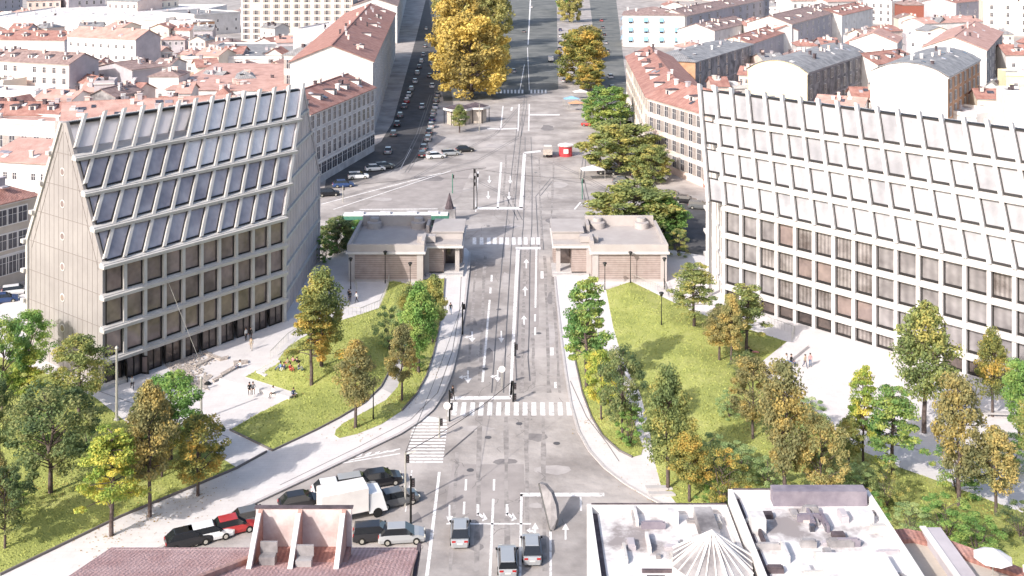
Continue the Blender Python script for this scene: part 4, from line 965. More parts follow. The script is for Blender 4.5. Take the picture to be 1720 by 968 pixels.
# ------------------------------------------------------------------ trees
def make_tree(kind, seed, nclump, nleaf, lsize, name='tree'):
    r = random.Random(seed); root = thing(name, 'x', 'tree', (0,0,-500))
    def prof(t):   # crown radius at relative height t in 0..1
        if kind == 'oval': return 2.5*math.sin(PI*min(1,(t*.92+.08)))**.62*(1.12-.45*t)
        if kind == 'round': return 3.9*math.sin(PI*(t*.86+.1))**.55
        if kind == 'tier': return (3.1-2.3*t)*(.72+.4*abs(math.sin(t*PI*3.4+.4)))+.3
        if kind == 'shrub': return 4.2*math.sin(PI*(t*.8+.14))**.6
        return 4.0*math.sin(PI*(t*.8+.14))**.5
    z0 = dict(oval=3.1, round=2.9, tier=2.8, shrub=.4, plane=.9)[kind]
    tb = MB(); top = 9.2
    if kind != 'shrub':
        pts = [Vector((0,0,-1.2))]; z = 0
        for k in range(1,8):
            z = top*k/7; pts.append(Vector((r.uniform(-.12,.12)*k*.4, r.uniform(-.12,.12)*k*.4, z)))
        for k in range(7): tb.tube(pts[k],pts[k+1], .2*(1-k/8)+.02, .2*(1-(k+1)/8)+.02, n=7, cap=False)
        axis = lambda z: pts[min(7,max(0,int(z/top*7)))]
    else:
        axis = lambda z: Vector((0,0,max(0,z)))
        for k in range(6):
            a = k*1.05; tb.tube((0,0,-.4),(math.cos(a)*1.6,math.sin(a)*1.6,5.5+r.random()*2),.09,.03,n=6,cap=False)
    lb = []; clumps = []
    for k in range(nclump):
        t = (k+.5)/nclump; t = t**.9; a = k*2.39996+r.uniform(-.4,.4); rad = prof(t)*r.uniform(.45,1.0)
        c = Vector((math.cos(a)*rad, math.sin(a)*rad, z0+(10-z0)*t+r.uniform(-.35,.35)))
        if r.random() < (.16 if kind != 'plane' else .05): continue
        clumps.append(c)
        zb = max(z0*.8, c.z-rad*r.uniform(.45,.8)) if kind != 'tier' else c.z-.15
        s = axis(zb).copy(); s.z = zb
        if k % 2 == 0 or kind == 'tier':
            mid = s.lerp(c,.55)+Vector((0,0,.25 if kind!='tier' else .1)); tb.tube(s,mid,.065,.04,n=5,cap=False); tb.tube(mid,c,.04,.012,n=5,cap=False)
    V = []; Fc = []
    for c in clumps:
        cr = r.uniform(.5,1.1); fl = .38 if kind == 'tier' else .7
        n = int(nleaf/len(clumps)*r.uniform(.6,1.4))
        for _ in range(n):
            d = Vector((r.gauss(0,1),r.gauss(0,1),r.gauss(0,1))).normalized()*cr*r.random()**.4
            p = c+Vector((d.x,d.y,d.z*fl))
            nr = (d.normalized()*.7+Vector((r.uniform(-1,1),r.uniform(-1,1),r.uniform(-.4,1.2)))).normalized()
            a = nr.orthogonal().normalized(); b_ = nr.cross(a); th = r.uniform(0,PI); a, b_ = a*math.cos(th)+b_*math.sin(th), b_*math.cos(th)-a*math.sin(th)
            s = lsize*r.uniform(.6,1.3); i = len(V)
            V += [p-a*s, p-b_*s*.55, p+a*s, p+b_*s*.55]; Fc.append((i,i+1,i+2,i+3))
    me = bpy.data.meshes.new('crown'); me.from_pydata([tuple(v) for v in V], [], Fc); me.materials.append(LEAF['green'])
    cr_ = bpy.data.objects.new('crown', me); col.objects.link(cr_); cr_.parent = root
    tr = tb.build('trunk', M['bark'], root, smooth=True)
    reg(root); return root
PR = {}
for kd, nc, nl, ls in (('oval',66,9800,.14),('round',78,11000,.145),('tier',66,9800,.135),('shrub',48,5600,.16),('plane',120,14000,.20)):
    PR[kd] = [make_tree(kd, s+11*len(kd), nc, nl, ls, 'shrub' if kd=='shrub' else 'tree') for s in range(3 if kd in('oval','tier') else 2)]
tcount = [0]; firsts = set()
def tree(x, y, ytop, wpx, kind, leaf, label, group=None, z=None, base=None):
    p = G(x, y, .15); g = gz(p) if z is None else z; p = G(x, y, g) if z is None else p
    s = (y-HOR)/HC; hgt = (y-ytop)/s; wd = wpx/s*1.1
    k0 = dict(oval=6.0,round=8.4,tier=6.6,shrub=9.0,plane=9.2)[kind]
    pr = PR[kind][tcount[0] % len(PR[kind])]; tcount[0] += 1
    o = copy_tree(pr, p, random.uniform(0,6.28), (wd/k0, wd/k0, hgt/10.2), label, group)
    o['category'] = 'shrub' if kind == 'shrub' else 'tree'
    for c in o.children:
        if c.data.name.startswith('crown'): c.material_slots[0].link = 'OBJECT'; c.material_slots[0].material = LEAF[leaf]
    return o
TG = 'young trees on the lawns'
T = tree
T(187,900,722,112,'tier','lime','bright lime yellow tree in front on the pavement edge at lower left',TG)
T(252,868,640,92,'oval','brown','tall brown leaved tree just right of the bright lime tree',TG)
T(286,772,632,125,'round','green','spreading green tree behind the tall brown tree at lower left',TG)
T(272,800,668,55,'oval','orange','slim orange tree in front of the spreading green tree',TG)
T(332,833,702,108,'round','amber','wide olive and amber tree by the pavement right of the brown tree',TG)
T(85,828,655,150,'round','dark','broad dark green tree on the grass left of the bright lime tree',TG)
T(133,697,568,112,'round','olive','round olive tree before the office corner',TG)
T(46,695,584,62,'tier','lime','small yellow green tree left of the round olive tree',TG)
T(52,640,524,80,'round','green','dark green tree against the blank office end wall',TG)
T(4,700,538,80,'round','fresh','fresh green tree cut by the left edge, upper one',TG)
T(-6,790,640,70,'round','dark','dark tree cut by the left edge in the middle',TG)
T(8,920,790,88,'round','dark','low dark tree cut by the lower left edge',TG)
T(-8,900,760,60,'oval','orange','orange tinged tree cut by the lower left edge',TG)
T(210,800,735,40,'oval','green','thin green sapling behind the bright lime tree',TG)
T(523,643,502,92,'tier','amber','amber and green tree beside the picnic group',TG)
T(540,615,458,85,'oval','olive','tall olive tree just behind the amber tree by the picnic',TG)
T(597,718,573,74,'oval','brown','brown tree standing by the lower curved path beside a black lamp',TG)
T(675,672,546,56,'oval','brown','slim brown tree on the narrow grass strip left of the road',TG)
T(703,625,480,72,'oval','green','green tree on the narrow grass strip left of the road',TG)
T(727,575,462,50,'oval','olive','olive tree at the top of the grass strip left of the road',TG)
T(655,590,515,55,'shrub','pale','faint grey green bush on the slope beside the left path',TG)
T(688,560,478,45,'oval','olive','small olive tree tucked behind the green strip tree',TG)
T(690,620,560,55,'shrub','green','green bush under the strip trees left of the road',TG)
T(985,652,474,98,'tier','fresh','tall fresh green tree right beside the road on the right pavement',TG)
T(1010,705,590,66,'round','lime','yellow olive tree below the tall fresh green roadside tree',TG)
T(1045,737,590,86,'round','dark','dark crowned tree on the tip of the right grass strip',TG)
T(1058,745,680,60,'shrub','green','low green bush under the dark crowned tree',TG)
T(1122,822,622,92,'oval','olive','tall olive brown tree at the corner of the right lawn',TG)
T(1158,842,724,74,'oval','amber','orange topped small tree in front of the tall olive brown tree',TG)
T(1215,855,757,85,'shrub','amber','sparse amber shrub with many stems above the white roofs',TG)
T(1166,550,443,84,'tier','olive','olive tree at the foot of the right office corner',TG)
T(1208,605,515,56,'oval','brown','narrow brown tree in the middle of the right lawn',TG)
T(1254,590,484,88,'tier','olive','spreading olive tree beside the person lying on the right lawn',TG)
T(1228,612,500,50,'oval','orange','orange tinged slim tree between narrow brown and spreading olive trees',TG)
T(1265,737,605,90,'round','brown','round brown olive tree left of the right plaza corner',TG)
T(1318,846,612,96,'oval','brown','tallest brown tree above the white roofs',TG)
T(1378,852,708,90,'round','orange','rusty round tree right above the purple grey roof box',TG)
T(1425,790,700,50,'oval','olive','dull olive tree between rusty tree and yellow green tree',TG)
T(1450,785,623,64,'tier','lime','narrow yellow green tree at the plaza edge',TG)
T(1500,802,650,104,'tier','fresh','fresh green spreading tree right of the narrow yellow green tree',TG)
T(1552,727,508,112,'oval','olive','tallest olive tree standing on the right plaza',TG)
T(1611,852,632,96,'oval','brown','tall brown tree with bare trunk at lower right',TG)
T(1667,700,556,62,'oval','amber','amber tree on the plaza near the right edge',TG)
T(1673,867,718,76,'oval','orange','orange brown small tree at the lower right',TG)
T(1712,755,605,66,'oval','green','green tree cut by the right edge',TG)
T(1745,800,660,80,'oval','olive','olive tree just past the right edge',TG)
SG = 'bushes under the right hand trees'
for x,y,yt,w_,lf,lb in ((1190,800,735,95,'pale','pale green bush behind the orange topped small tree'),(1245,800,750,80,'pale','pale bush left of the tallest brown tree'),(1290,822,775,70,'pale','pale bush at the foot of the tallest brown tree'),(1225,700,655,48,'pale','light bush beside the round brown olive tree'),
   (1235,560,515,50,'green','green bush between the trees near the office corner'),(1250,640,590,50,'dark','dark bush under the narrow brown tree'),(1400,835,770,85,'pale','pale bush right of the rusty round tree'),(1445,830,785,80,'pale','pale bush below the narrow yellow green tree'),(1490,850,780,70,'olive','olive bush below the fresh green spreading tree'),
   (1608,830,748,90,'fresh','bright leaved bush around the bare trunk at lower right'),(1590,905,840,105,'green','wide green bush at the foot of the lower right lawn'),(1640,930,870,90,'green','green bush beside the wide green bush'),(1715,905,850,80,'dark','dark bush at the lower right edge'),(1530,900,850,70,'pale','pale low bush above the rounded brick parapet'),(1460,880,830,70,'green','green bush right of the purple grey box'),(1700,790,730,60,'green','green bush under the tree at the right edge'),
   (1200,850,815,60,'green','low green bush by the amber shrub'),(1360,730,670,60,'pale','pale bush at the plaza corner'),):
    T(x,y,yt,w_,'shrub',lf,lb,SG)
for x,y,yt,w_,lf,lb in ((150,760,710,70,'pale','pale bush under the broad dark tree'),(70,745,700,70,'green','green bush behind the broad dark tree'),(20,860,810,60,'green','green bush near the lower left edge')):
    T(x,y,yt,w_,'shrub',lf,lb,'bushes on the left lawn')
AG = 'old avenue trees in the distance'
for x,y,yt,w_,kd,lf,lb in ((792,172,28,122,'plane','yellow','big golden yellow avenue tree nearest the kiosk'),(770,140,-20,95,'plane','yellow','golden avenue tree on the left behind the nearest one'),(815,120,-30,90,'plane','gold','greenish gold avenue tree right behind the nearest one'),(780,90,-60,90,'plane','gold','greenish gold avenue tree at the top edge'),(830,150,60,50,'plane','gold','slim gold tree at the right of the golden group'),(765,60,-80,80,'plane','gold','far gold tree on the left at the top edge'),(815,50,-85,80,'plane','gold','far gold tree on the right at the top edge'),
   (975,150,52,84,'plane','amber','brown gold tree right of the avenue'),(985,110,45,60,'plane','brown','tan tree behind the brown gold tree'),(990,160,110,50,'plane','amber','small amber tree under the brown gold tree'),(957,45,-20,42,'plane','gold','yellow green tree at the top edge right of the avenue'),(950,18,-30,36,'plane','green','far green tree at the top edge right of the avenue'),
   (1020,214,148,84,'plane','fresh','light green tree beyond the red kiosk'),(1042,288,206,128,'plane','olive','round olive tree behind the red kiosk'),(1093,305,245,70,'plane','olive','olive tree against the peach street house'),(1065,402,310,155,'plane','olive','big olive tree behind the right gatehouse'),(1115,405,335,80,'plane','green','green tree right behind the right gatehouse'),
   (566,425,368,62,'plane','dark','dark green tree between left office and gatehouse'),(600,410,372,50,'plane','green','green tree peeking over the left gatehouse'),(545,440,395,40,'shrub','green','green bush at the far office corner'),(772,222,178,30,'oval','olive','little olive tree at the kiosk'),(528,300,215,30,'oval','dark','small dark tree beside the dark fronted street house'),(1140,430,385,40,'shrub','olive','olive bush right of the right gatehouse'),(893,262,236,6,'oval','olive','thin tree')):
    if w_ > 6: T(x,y-(8 if y<200 and 'gold' in lf+lb else 0),yt,w_*1.08,kd,lf,lb,AG,z=0)
for k in PR:
    for p in PR[k]:
        for c in KIDS[p.name]: bpy.data.objects.remove(c)
        bpy.data.objects.remove(p)

# ------------------------------------------------------------------ vehicles
PAINT = {}
for n_, c_ in dict(white=(.72,.72,.72), silver=(.38,.39,.40), grey=(.13,.135,.14), black=(.015,.015,.018), blue=(.03,.06,.16), red=(.38,.03,.03)).items():
    PAINT[n_] = mat('paint_'+n_, c_, None, rough=.3, metal=.2 if n_ in('silver','grey') else 0, spec=.5, coat=.5)
def make_car(est=False):
    root = thing('car','x','car',(0,0,-500))
    L, W_ = 4.3, 1.76
    # sections: x, zlow, zshoulder, half width
    xs = [-2.15,-2.05,-1.6,-1.0,0,1.0,1.55,2.0,2.15]; sh = [.62,.86,.92,.93,.92,.9,.84,.7,.55]; hw = [.68,.8,.86,.88,.88,.87,.85,.78,.62]
    b = MB(); N = len(xs)
    for k in range(N):
        x, z, w2 = xs[k], sh[k], hw[k]; b.v += [(x,-w2*.94,.22),(x,-w2,.5),(x,-w2*.93,z),(x,w2*.93,z),(x,w2,.5),(x,w2*.94,.22)]
    for k in range(N-1):
        for j in range(6): b.f.append((k*6+j,k*6+(j+1)%6,(k+1)*6+(j+1)%6,(k+1)*6+j)); b.m.append(0)
    b.f += [(0,1,2,3,4,5), tuple((N-1)*6+j for j in (5,4,3,2,1,0))]; b.m += [0,0]
    # roof
    r0, r1 = (-1.95 if est else -1.35, .35); zt = 1.46
    b.hexa([(r0,-.62,zt-.05),(r1,-.62,zt-.05),(r1,.62,zt-.05),(r0,.62,zt-.05)],[(r0+.08,-.56,zt),(r1-.08,-.56,zt),(r1-.08,.56,zt),(r0+.08,.56,zt)],0)
    body = b.build('body', PAINT['white'], root, smooth=False)
    b = MB(); g0 = -2.05 if est else -1.9
    b.hexa([(g0,-.8,.9),(1.15,-.8,.88),(1.15,.8,.88),(g0,.8,.9)],[(r0+.02,-.61,zt-.03),(r1-.02,-.61,zt-.03),(r1-.02,.61,zt-.03),(r0+.02,.61,zt-.03)],0)
    b.build('windows', M['carglass'], root)
    for x in (-1.3,1.32):
        for y in (-.8,.8):
            b = MB(); b.tube((x,y-.1,.32),(x,y+.1,.32),.32,n=14,m=0); b.tube((x,y-.11,.32),(x,y+.11,.32),.18,n=10,m=1); b.build('wheel', [M['tyre'],M['steel']], root)
    b = MB(); b.box(2.02,-.36,.36,2.17,.36,.6); b.build('grille', M['black'], root)
    b = MB(); b.box(-2.18,-.26,.5,-2.12,.26,.62); b.build('number_plate', M['white'], root)
    for y in (-.92,.92):
        b = MB(); b.box(.75,y-.09,.95,.93,y+.09,1.08); b.build('mirror', M['black'], root)
    for y in (-.55,.55):
        b = MB(); b.box(2.0,y-.17,.55,2.13,y+.17,.68); b.build('headlight', M['lamp'], root)
        b = MB(); b.box(-2.14,y-.17,.66,-2.03,y+.17,.8); b.build('tail_light', M['taill'], root)
    return reg(root)
CARS = [make_car(), make_car(True)]
def car(x, y, rz, paint, label, est=0, group='parked cars', z=0, s=1.0):
    s = 1.12 if y < 360 else 1.0
    o = copy_tree(CARS[est], G(x,y,z), R(rz), (s,s,s), label, group); o.location.z = z
    for c in o.children:
        if c.name.startswith('body'): c.material_slots[0].link = 'OBJECT'; c.material_slots[0].material = PAINT[paint]
    return o
OR = ['nearest','second','third','fourth','fifth','sixth','seventh','eighth','ninth','tenth','eleventh','twelfth','thirteenth','fourteenth','fifteenth']
rc_ = random.Random(5)
row = [(652,257),(661,228),(667,212),(672,197),(679,182),(683,172),(687,162),(691,152),(697,139),(701,125),(704,115),(708,105),(711,94),(714,80),(718,68)]
cl = ['silver','grey','black','grey','grey','red','white','silver','white','silver','grey','white','silver','grey','white']
for k,(x,y) in enumerate(row): car(x,y,93+rc_.uniform(-3,3),cl[k],'%s car parked along the dark house fronts, %s in that kerb row' % (cl[k],OR[k]),k%2,'cars parked along the left street')
row = [(709,263),(712,252),(719,236),(721,225),(724,214),(726,203),(728,193),(731,182),(733,172),(735,162)]
cl = ['black','grey','silver','grey','silver','blue','silver','white','grey','silver']
for k,(x,y) in enumerate(row): car(x,y,92+rc_.uniform(-3,3),cl[k],'%s car parked in the row beside the kiosk strip, %s from the front' % (cl[k],OR[k]),(k+1)%2,'cars parked in the middle row of the left street')
for x,y,c_,lb in ((709,182,'silver','silver car driving in the shaded street between the parked rows'),(726,147,'white','white car under the edge of the golden tree'),(722,130,'grey','grey car beside the golden trees'),(716,50,'white','far white car in the shaded street'),(725,110,'silver','silver car half under the golden tree')): car(x,y,92,c_,lb,0,None)
for x,y,rz,c_,lb,e_ in ((732,266,20,'white','white car in the slanting row before the kiosk',0),(757,261,18,'silver','silver car in the slanting row before the kiosk',1),(781,255,18,'black','black car at the end of the slanting row before the kiosk',0),
   (646,283,25,'grey','grey car at the corner of the shaded street',1),(630,287,20,'white','white car at the corner of the shaded street',0),(602,300,12,'white','long white estate car beside the dark fronted house',1),(577,314,14,'blue','dark blue car left of the white estate car',0),(552,329,14,'black','black car close behind the left office',1)):
    car(x,y,rz,c_,lb,e_,'cars parked across the square')
for x,y,rz,c_,lb,e_ in ((1020,293,-10,'black','black car under the round olive tree',0),(1047,309,-14,'grey','dark grey car on the ochre kerb behind the big olive tree',0),(1078,300,-20,'black','black car below the olive tree at the peach house',1),(1105,302,-25,'silver','silver car beside the arched door house',0),(1130,333,-18,'grey','grey car in the side lane by the right office',0),(1152,341,-18,'black','black car in the side lane by the right office',0),(1176,351,-18,'grey','dark car nearest the right office side',1),(1055,212,-75,'black','black car in shade beside the cream street house',0),(1048,196,-80,'blue','blue car along the cream street house',1),(990,212,-15,'red','red car under the light green tree',0),
   (1010,36,95,'red','red topped car in the far right lane',0),(1012,48,95,'grey','grey car behind the red topped car',0),(1014,60,95,'black','black car third in the far right lane',1),(1017,74,95,'silver','silver car fourth in the far right lane',0),(1020,88,95,'grey','grey car fifth in the far right lane',0),(1025,131,95,'white','white car in the right lane beside the cream street house',0),(1028,150,95,'black','black car in the right lane below the white one',0),(985,46,20,'white','white car turning beside the far green trees',0),
   (941,52,92,'blue','blue car parked at the avenue edge, farthest',0),(941,62,92,'white','white car parked at the avenue edge',0),(941,73,92,'black','black car parked at the avenue edge',1),(940,84,92,'grey','grey car parked at the avenue edge',0),(941,96,92,'blue','blue car parked at the avenue edge beside the brown gold tree',0),(944,128,60,'black','black car skewed at the foot of the brown gold tree',0),(952,138,50,'silver','silver car skewed at the foot of the brown gold tree',0)):
    car(x,y,rz,c_,lb,e_,'cars right of the avenue' )
car(862,122,100,'silver','silver car alone on the shaded avenue',0,None); car(893,13,90,'white','small white car far up the avenue',0,None); car(880,55,92,'grey','dark car far up the avenue',0,None)
car(28,494,25,'white','white car beyond the office at the left edge',1,None); car(6,508,25,'blue','dark blue car at the left edge behind the white one',0,None); car(10,470,30,'grey','grey car at the left edge under the beige house',0,None)
for x,y,rz,c_,lb,e_ in ((352,905,25,'white','white estate car just above the near red roof',1),(392,893,25,'red','red car next to the white estate car',0),(318,914,25,'black','black car left of the white estate car',0),(425,878,25,'grey','grey car behind the pink terrace',0),(505,852,20,'black','black car left of the white truck',0),(560,830,18,'white','white car behind the white truck',0),(600,820,18,'silver','silver car behind the truck box',1),(640,813,18,'black','black car at the head of the triangular car park',0),(667,846,24,'grey','grey car in front of the white truck',0),(632,905,8,'black','black car with pale windows right of the terrace',1),(675,908,6,'silver','silver car at the car park exit',0),
   (355,868,0,'black','x',0)):
    if lb != 'x': car(x,y,rz,c_,lb,e_,'cars around the near car park')
for x,y,rz,c_,lb,e_ in ((773,902,92,'silver','silver car in the left lane at the bottom of the road',0),(852,950,92,'silver','silver car in the middle lane at the bottom edge',1),(893,930,91,'silver','silver car waiting behind the turn arrow',0),(840,672,200,'white','x',0)):
    if lb != 'x': car(x,y,rz,c_,lb,e_,'cars queueing at the lower junction')
def truck(px, py, rz, label, L=6.8, boxc='white', cabc='white', box_h=3.3, name='box_truck'):
    p = G(px,py,0); t = thing(name,label,'truck',(p.x,p.y,0),R(rz))
    b = MB(); b.box(-L/2,-1.15,.85,L/2-1.9,1.15,box_h); b.build('cargo_box', M[boxc] if boxc in M else PAINT[boxc], t)
    b = MB(); b.hexa([(L/2-1.8,-1.05,.5),(L/2,-1.0,.5),(L/2,1.0,.5),(L/2-1.8,1.05,.5)],[(L/2-1.8,-1.0,2.35),(L/2-.55,-.92,2.3),(L/2-.55,.92,2.3),(L/2-1.8,1.0,2.35)]); c = b.build('cab', PAINT[cabc], t)
    b = MB(); b.hexa([(L/2-.12,-.95,1.25),(L/2-.12,.95,1.25),(L/2-.50,.85,2.2),(L/2-.50,-.85,2.2)],[(L/2-.02,-.95,1.28),(L/2-.02,.95,1.28),(L/2-.42,.85,2.23),(L/2-.42,-.85,2.23)]); b.build('windscreen', M['carglass'], c)
    b = MB(); b.box(-L/2+.2,-.5,.5,L/2-.3,.5,.85); b.build('chassis', M['black'], t)
    for x in (-L/2+1.3, L/2-1.0):
        for y in (-.95,.95):
            b = MB(); b.tube((x,y-.13,.45),(x,y+.13,.45),.45,n=14); b.build('wheel', M['tyre'], t)
    return t
truck(592,868,22,'big white box truck in the near car park',6.4,'white','white',3.0)
truck(925,104,90,'white van driving up the shaded avenue',5.2,'white','white',2.6,'delivery_van')
truck(920,262,88,'truck with an open load of timber by the red kiosk',6.2,'rubble','white',2.2,'flatbed_truck')
for p in CARS:
    for c in KIDS[p.name]: bpy.data.objects.remove(c)
    bpy.data.objects.remove(p)
# tram behind the left gatehouse
p = G(665,390,0); t = thing('tram','green and white tram passing behind the left gatehouse','tram',(p.x,p.y,0),R(1))
b = MB(); b.box(-10,-1.2,.4,10,1.2,1.5); b.box(-10,-1.2,2.6,10,1.2,3.3); b.build('body', M['green'], t)
b = MB(); b.box(-9.9,-1.15,1.5,9.9,1.15,2.6); b.build('window_band', M['carglass'], t)
b = MB(); b.box(-9.8,-1.1,3.3,9.8,1.1,3.5); b.build('roof', M['white'], t)
for x in (-7,-2,3,7): b = MB(); b.box(x-1,-.6,3.5,x+1,.6,3.85); b.build('roof_box', M['vent'], t)
# kiosks
def kiosk(px,py,label,s=1,roofm='roofg'):
    p = G(px,py,0); t = thing('kiosk',label,'kiosk',(p.x,p.y,0),R(4))
    b = MB(); b.prism([(3*s*math.cos(2*PI*k/6),2.6*s*math.sin(2*PI*k/6)) for k in range(6)],0,4.2); b.build('wall', M['beige'], t)
    b = MB(); b.prism([(4*s*math.cos(2*PI*k/6),3.5*s*math.sin(2*PI*k/6)) for k in range(6)],4.2,4.8,0); b.build('roof_rim', M['white'], t)
    b = MB()
    rg = [Vector((3.8*s*math.cos(2*PI*k/6),3.3*s*math.sin(2*PI*k/6),4.83)) for k in range(6)]
    for k in range(6): b.poly([rg[k],rg[(k+1)%6],(0,0,6.0)])
    b.build('roof', M['crease'], t)
    for k in range(6): b = MB(); b.tube((3.7*s*math.cos(2*PI*k/6),3.2*s*math.sin(2*PI*k/6),0),(3.7*s*math.cos(2*PI*k/6),3.2*s*math.sin(2*PI*k/6),4.2),.1); b.build('post', M['black'], t)
kiosk(770,208,'shaded hexagonal news kiosk under the golden trees, left of the pair',1.15,'roofb'); kiosk(798,205,'shaded hexagonal news kiosk under the golden trees, right of the pair',1.15,'roofb')
p = G(950,262,0); t = thing('drinks_kiosk','round red kiosk with a white square panel beside the timber truck','kiosk',(p.x,p.y,0))
b = MB(); b.tube((0,0,0),(0,0,2.6),1.7,n=20); b.build('wall', M['red'], t)
b = MB(); b.tube((0,0,2.6),(0,0,2.9),2.0,n=20); b.tube((0,0,2.9),(0,0,3.3),1.6,.4,n=20); b.build('roof', M['roofw'], t)
b = MB(); b.box(-.6,-1.78,.9,.6,-1.66,2.0); b.build('panel', M['white'], t)
p = G(988,160,0); 
for x,y,lb in ((975,166,'white market awning under the amber tree'),(960,178,'small striped blue and white stall'),(995,302,'white tented stall beside the black car'),(968,186,'brown covered terrace stall by the avenue')):
    p = G(x,y,0); t = thing('stall',lb,'stall',(p.x,p.y,0),R(8)); b = MB()
    rg = [Vector(q) for q in ((-2.6,-1.6,2.4),(2.6,-1.6,2.4),(2.6,1.6,2.4),(-2.6,1.6,2.4))]
    for k in range(4): b.poly([rg[k],rg[(k+1)%4],(0,0,3.3)])
    b.build('canopy', M['awn'] if 'blue' in lb else M['orange'] if 'brown' in lb else M['white'], t)
    for q in rg: b = MB(); b.tube((q.x,q.y,0),(q.x,q.y,2.4),.06); b.build('post', M['steel'], t)
p = G(755,372,0); t = thing('monument','dark pointed monument behind the left gatehouse','monument',(p.x,p.y,0))
b = MB(); b.prism([(-1.2,-1.2),(1.2,-1.2),(1.2,1.2),(-1.2,1.2)],0,2.5); b.build('plinth', M['greyw'], t)
b = MB(); b.tube((0,0,2.2),(0,0,5.6),1.0,.05,n=8); b.build('spire', M['crease'], t)
# ------------------------------------------------------------------ street furniture
def lamp(px, py, ytop, label, group='black street lamps'):
    p0 = G(px,py,.15); z = gz(p0); p = G(px,py,z); h = (py-ytop)/((py-HOR)/(HC-z)) 
    t = thing('street_lamp',label,'street lamp',p,0,group)
    b = MB(); b.tube((0,0,-.2),(0,0,.5),.11,.09,n=10); b.tube((0,0,.5),(0,0,h-.6),.07,.05,n=8); b.build('pole', M['black'], t)
    b = MB(); b.tube((0,0,h-.65),(0,0,h-.25),.16,.26,n=10); b.build('lantern', M['carglass'], t)
    b = MB(); b.tube((0,0,h-.25),(0,0,h-.1),.36,.30,n=12); b.tube((0,0,h-.1),(0,0,h),.12,.03,n=8); b.build('cap', M['black'], t)
for x,y,yt,lb in ((589,486,432,'black lamp by the ramp left of the left gatehouse'),(647,476,421,'black lamp before the brick wall of the left gatehouse'),(689,486,440,'black lamp at the right end of the left gatehouse wall'),(1016,487,440,'black lamp at the left end of the right gatehouse wall'),(1059,476,422,'black lamp before the middle of the right gatehouse wall'),(1111,545,490,'black lamp standing alone on the right lawn'),(627,703,640,'black lamp on the grass strip near the curved path'),(1116,486,432,'black lamp at the right gatehouse corner')):
    lamp(x,y,yt,lb)
def mast(px,py,ytop,label,r=.16,m='steel',nm='lighting_mast',arm=None):
    p0 = G(px,py,.15); z = gz(p0); p = G(px,py,z); h = (py-ytop)/((py-HOR)/(HC-z))
    t = thing(nm,label,'pole',p); b = MB(); b.tube((0,0,-.2),(0,0,h),r,r*.7,n=10); b.build('pole', M[m], t)
    b = MB(); b.tube((0,0,0),(0,0,.25),r*2,r*1.6,n=10); b.build('base', M[m], t)
    b = MB(); b.tube((0,0,h),(0,0,h+.25),r*1.3,r*.5,n=10); b.build('cap', M[m], t)
    return t, p, h
m1,pa,ha = mast(196,706,585,'tall pale mast at the office corner of the left plaza',.17)
m2,pb,hb = mast(338,705,636,'tall pale mast in the middle of the left plaza',.15)
t = wthing('hanging_lamp','dark lamp hanging on a slanting wire above the left plaza','lamp',G(349,641,.15))
b = MB(); q0 = G(349,641,.5); q1 = planL(8.7,-.9,11.0); b.tube(q0,q1,.022,n=5); b.build('wire', M['steel'], t)
b = MB(); b.tube(q0-Vector((0,0,.25)),q0,.45,.15,n=12); b.build('shade', M['black'], t)
# signal and tram poles
def signal(px,py,ytop,label,m='black',heads=2,arm=0,group='signal poles'):
    z=0; p = G(px,py,0); h = (py-ytop)/((py-HOR)/HC); t = thing('signal_pole',label,'traffic light',p,0,group)
    b = MB(); b.tube((0,0,0),(0,0,h),.11,.09,n=8); b.build('pole', M[m], t)
    for k in range(heads):
        zz = h-.6-k*1.3; b = MB(); b.box(.1,-.16,zz-.36,.38,.1,zz+.36); f = b.build('signal_head', M['black'], t)
        b = MB()
        for j in (-.28,0,.28): b.tube((.24,-.18,zz+j*.8),(.24,-.16,zz+j*.8),.07,n=8)
        b.build('lens', M['crease'], f)
    if arm: b = MB(); b.tube((0,0,h-.2),(arm,0,h+.1),.05,n=6); b.build('arm', M[m], t)
signal(796,352,283,'black twin signal pole on the upper traffic island','black',3,2.5); signal(801,350,290,'slimmer black pole beside the twin signal pole','black',1)
signal(760,325,292,'green pole on the upper traffic island','green',1); signal(978,335,300,'green pole at the right edge of the upper junction','green',1); signal(576,340,312,'bent grey pole beside the tram tracks','steel',1)
signal(777,562,508,'black pole on the road edge beside the left pavement','black',1); signal(755,708,655,'black signal pole at the left end of the long crossing','black',2); signal(738,735,700,'grey sign pole between the two crossings','steel',1)
signal(681,850,760,'pale pole on the near traffic island','steel',1,1); signal(690,880,800,'black signal pole on the near traffic island','black',2); signal(1093,310,285,'dark pole in the side lane near the arched door','black',1); signal(805,222,175,'pale pole beside the news kiosks','steel',0)
signal(865,598,575,'small black post between the lanes','black',1); signal(862,675,640,'black signal pole at the stop line middle','black',2)
# road sign plates
for x,y,lb in ((751,714,'white oval sign at the end of the side crossing'),(843,650,'small round white sign near the stop line')):
    p = G(x,y,0); t = thing('road_sign',lb,'sign',p); b = MB(); b.tube((0,0,0),(0,0,2.4),.05,n=6); b.build('post', M['steel'], t); b = MB(); b.tube((0,-.08,2.2),(0,-.05,2.2),.42,n=16); b.build('plate', M['white'], t)
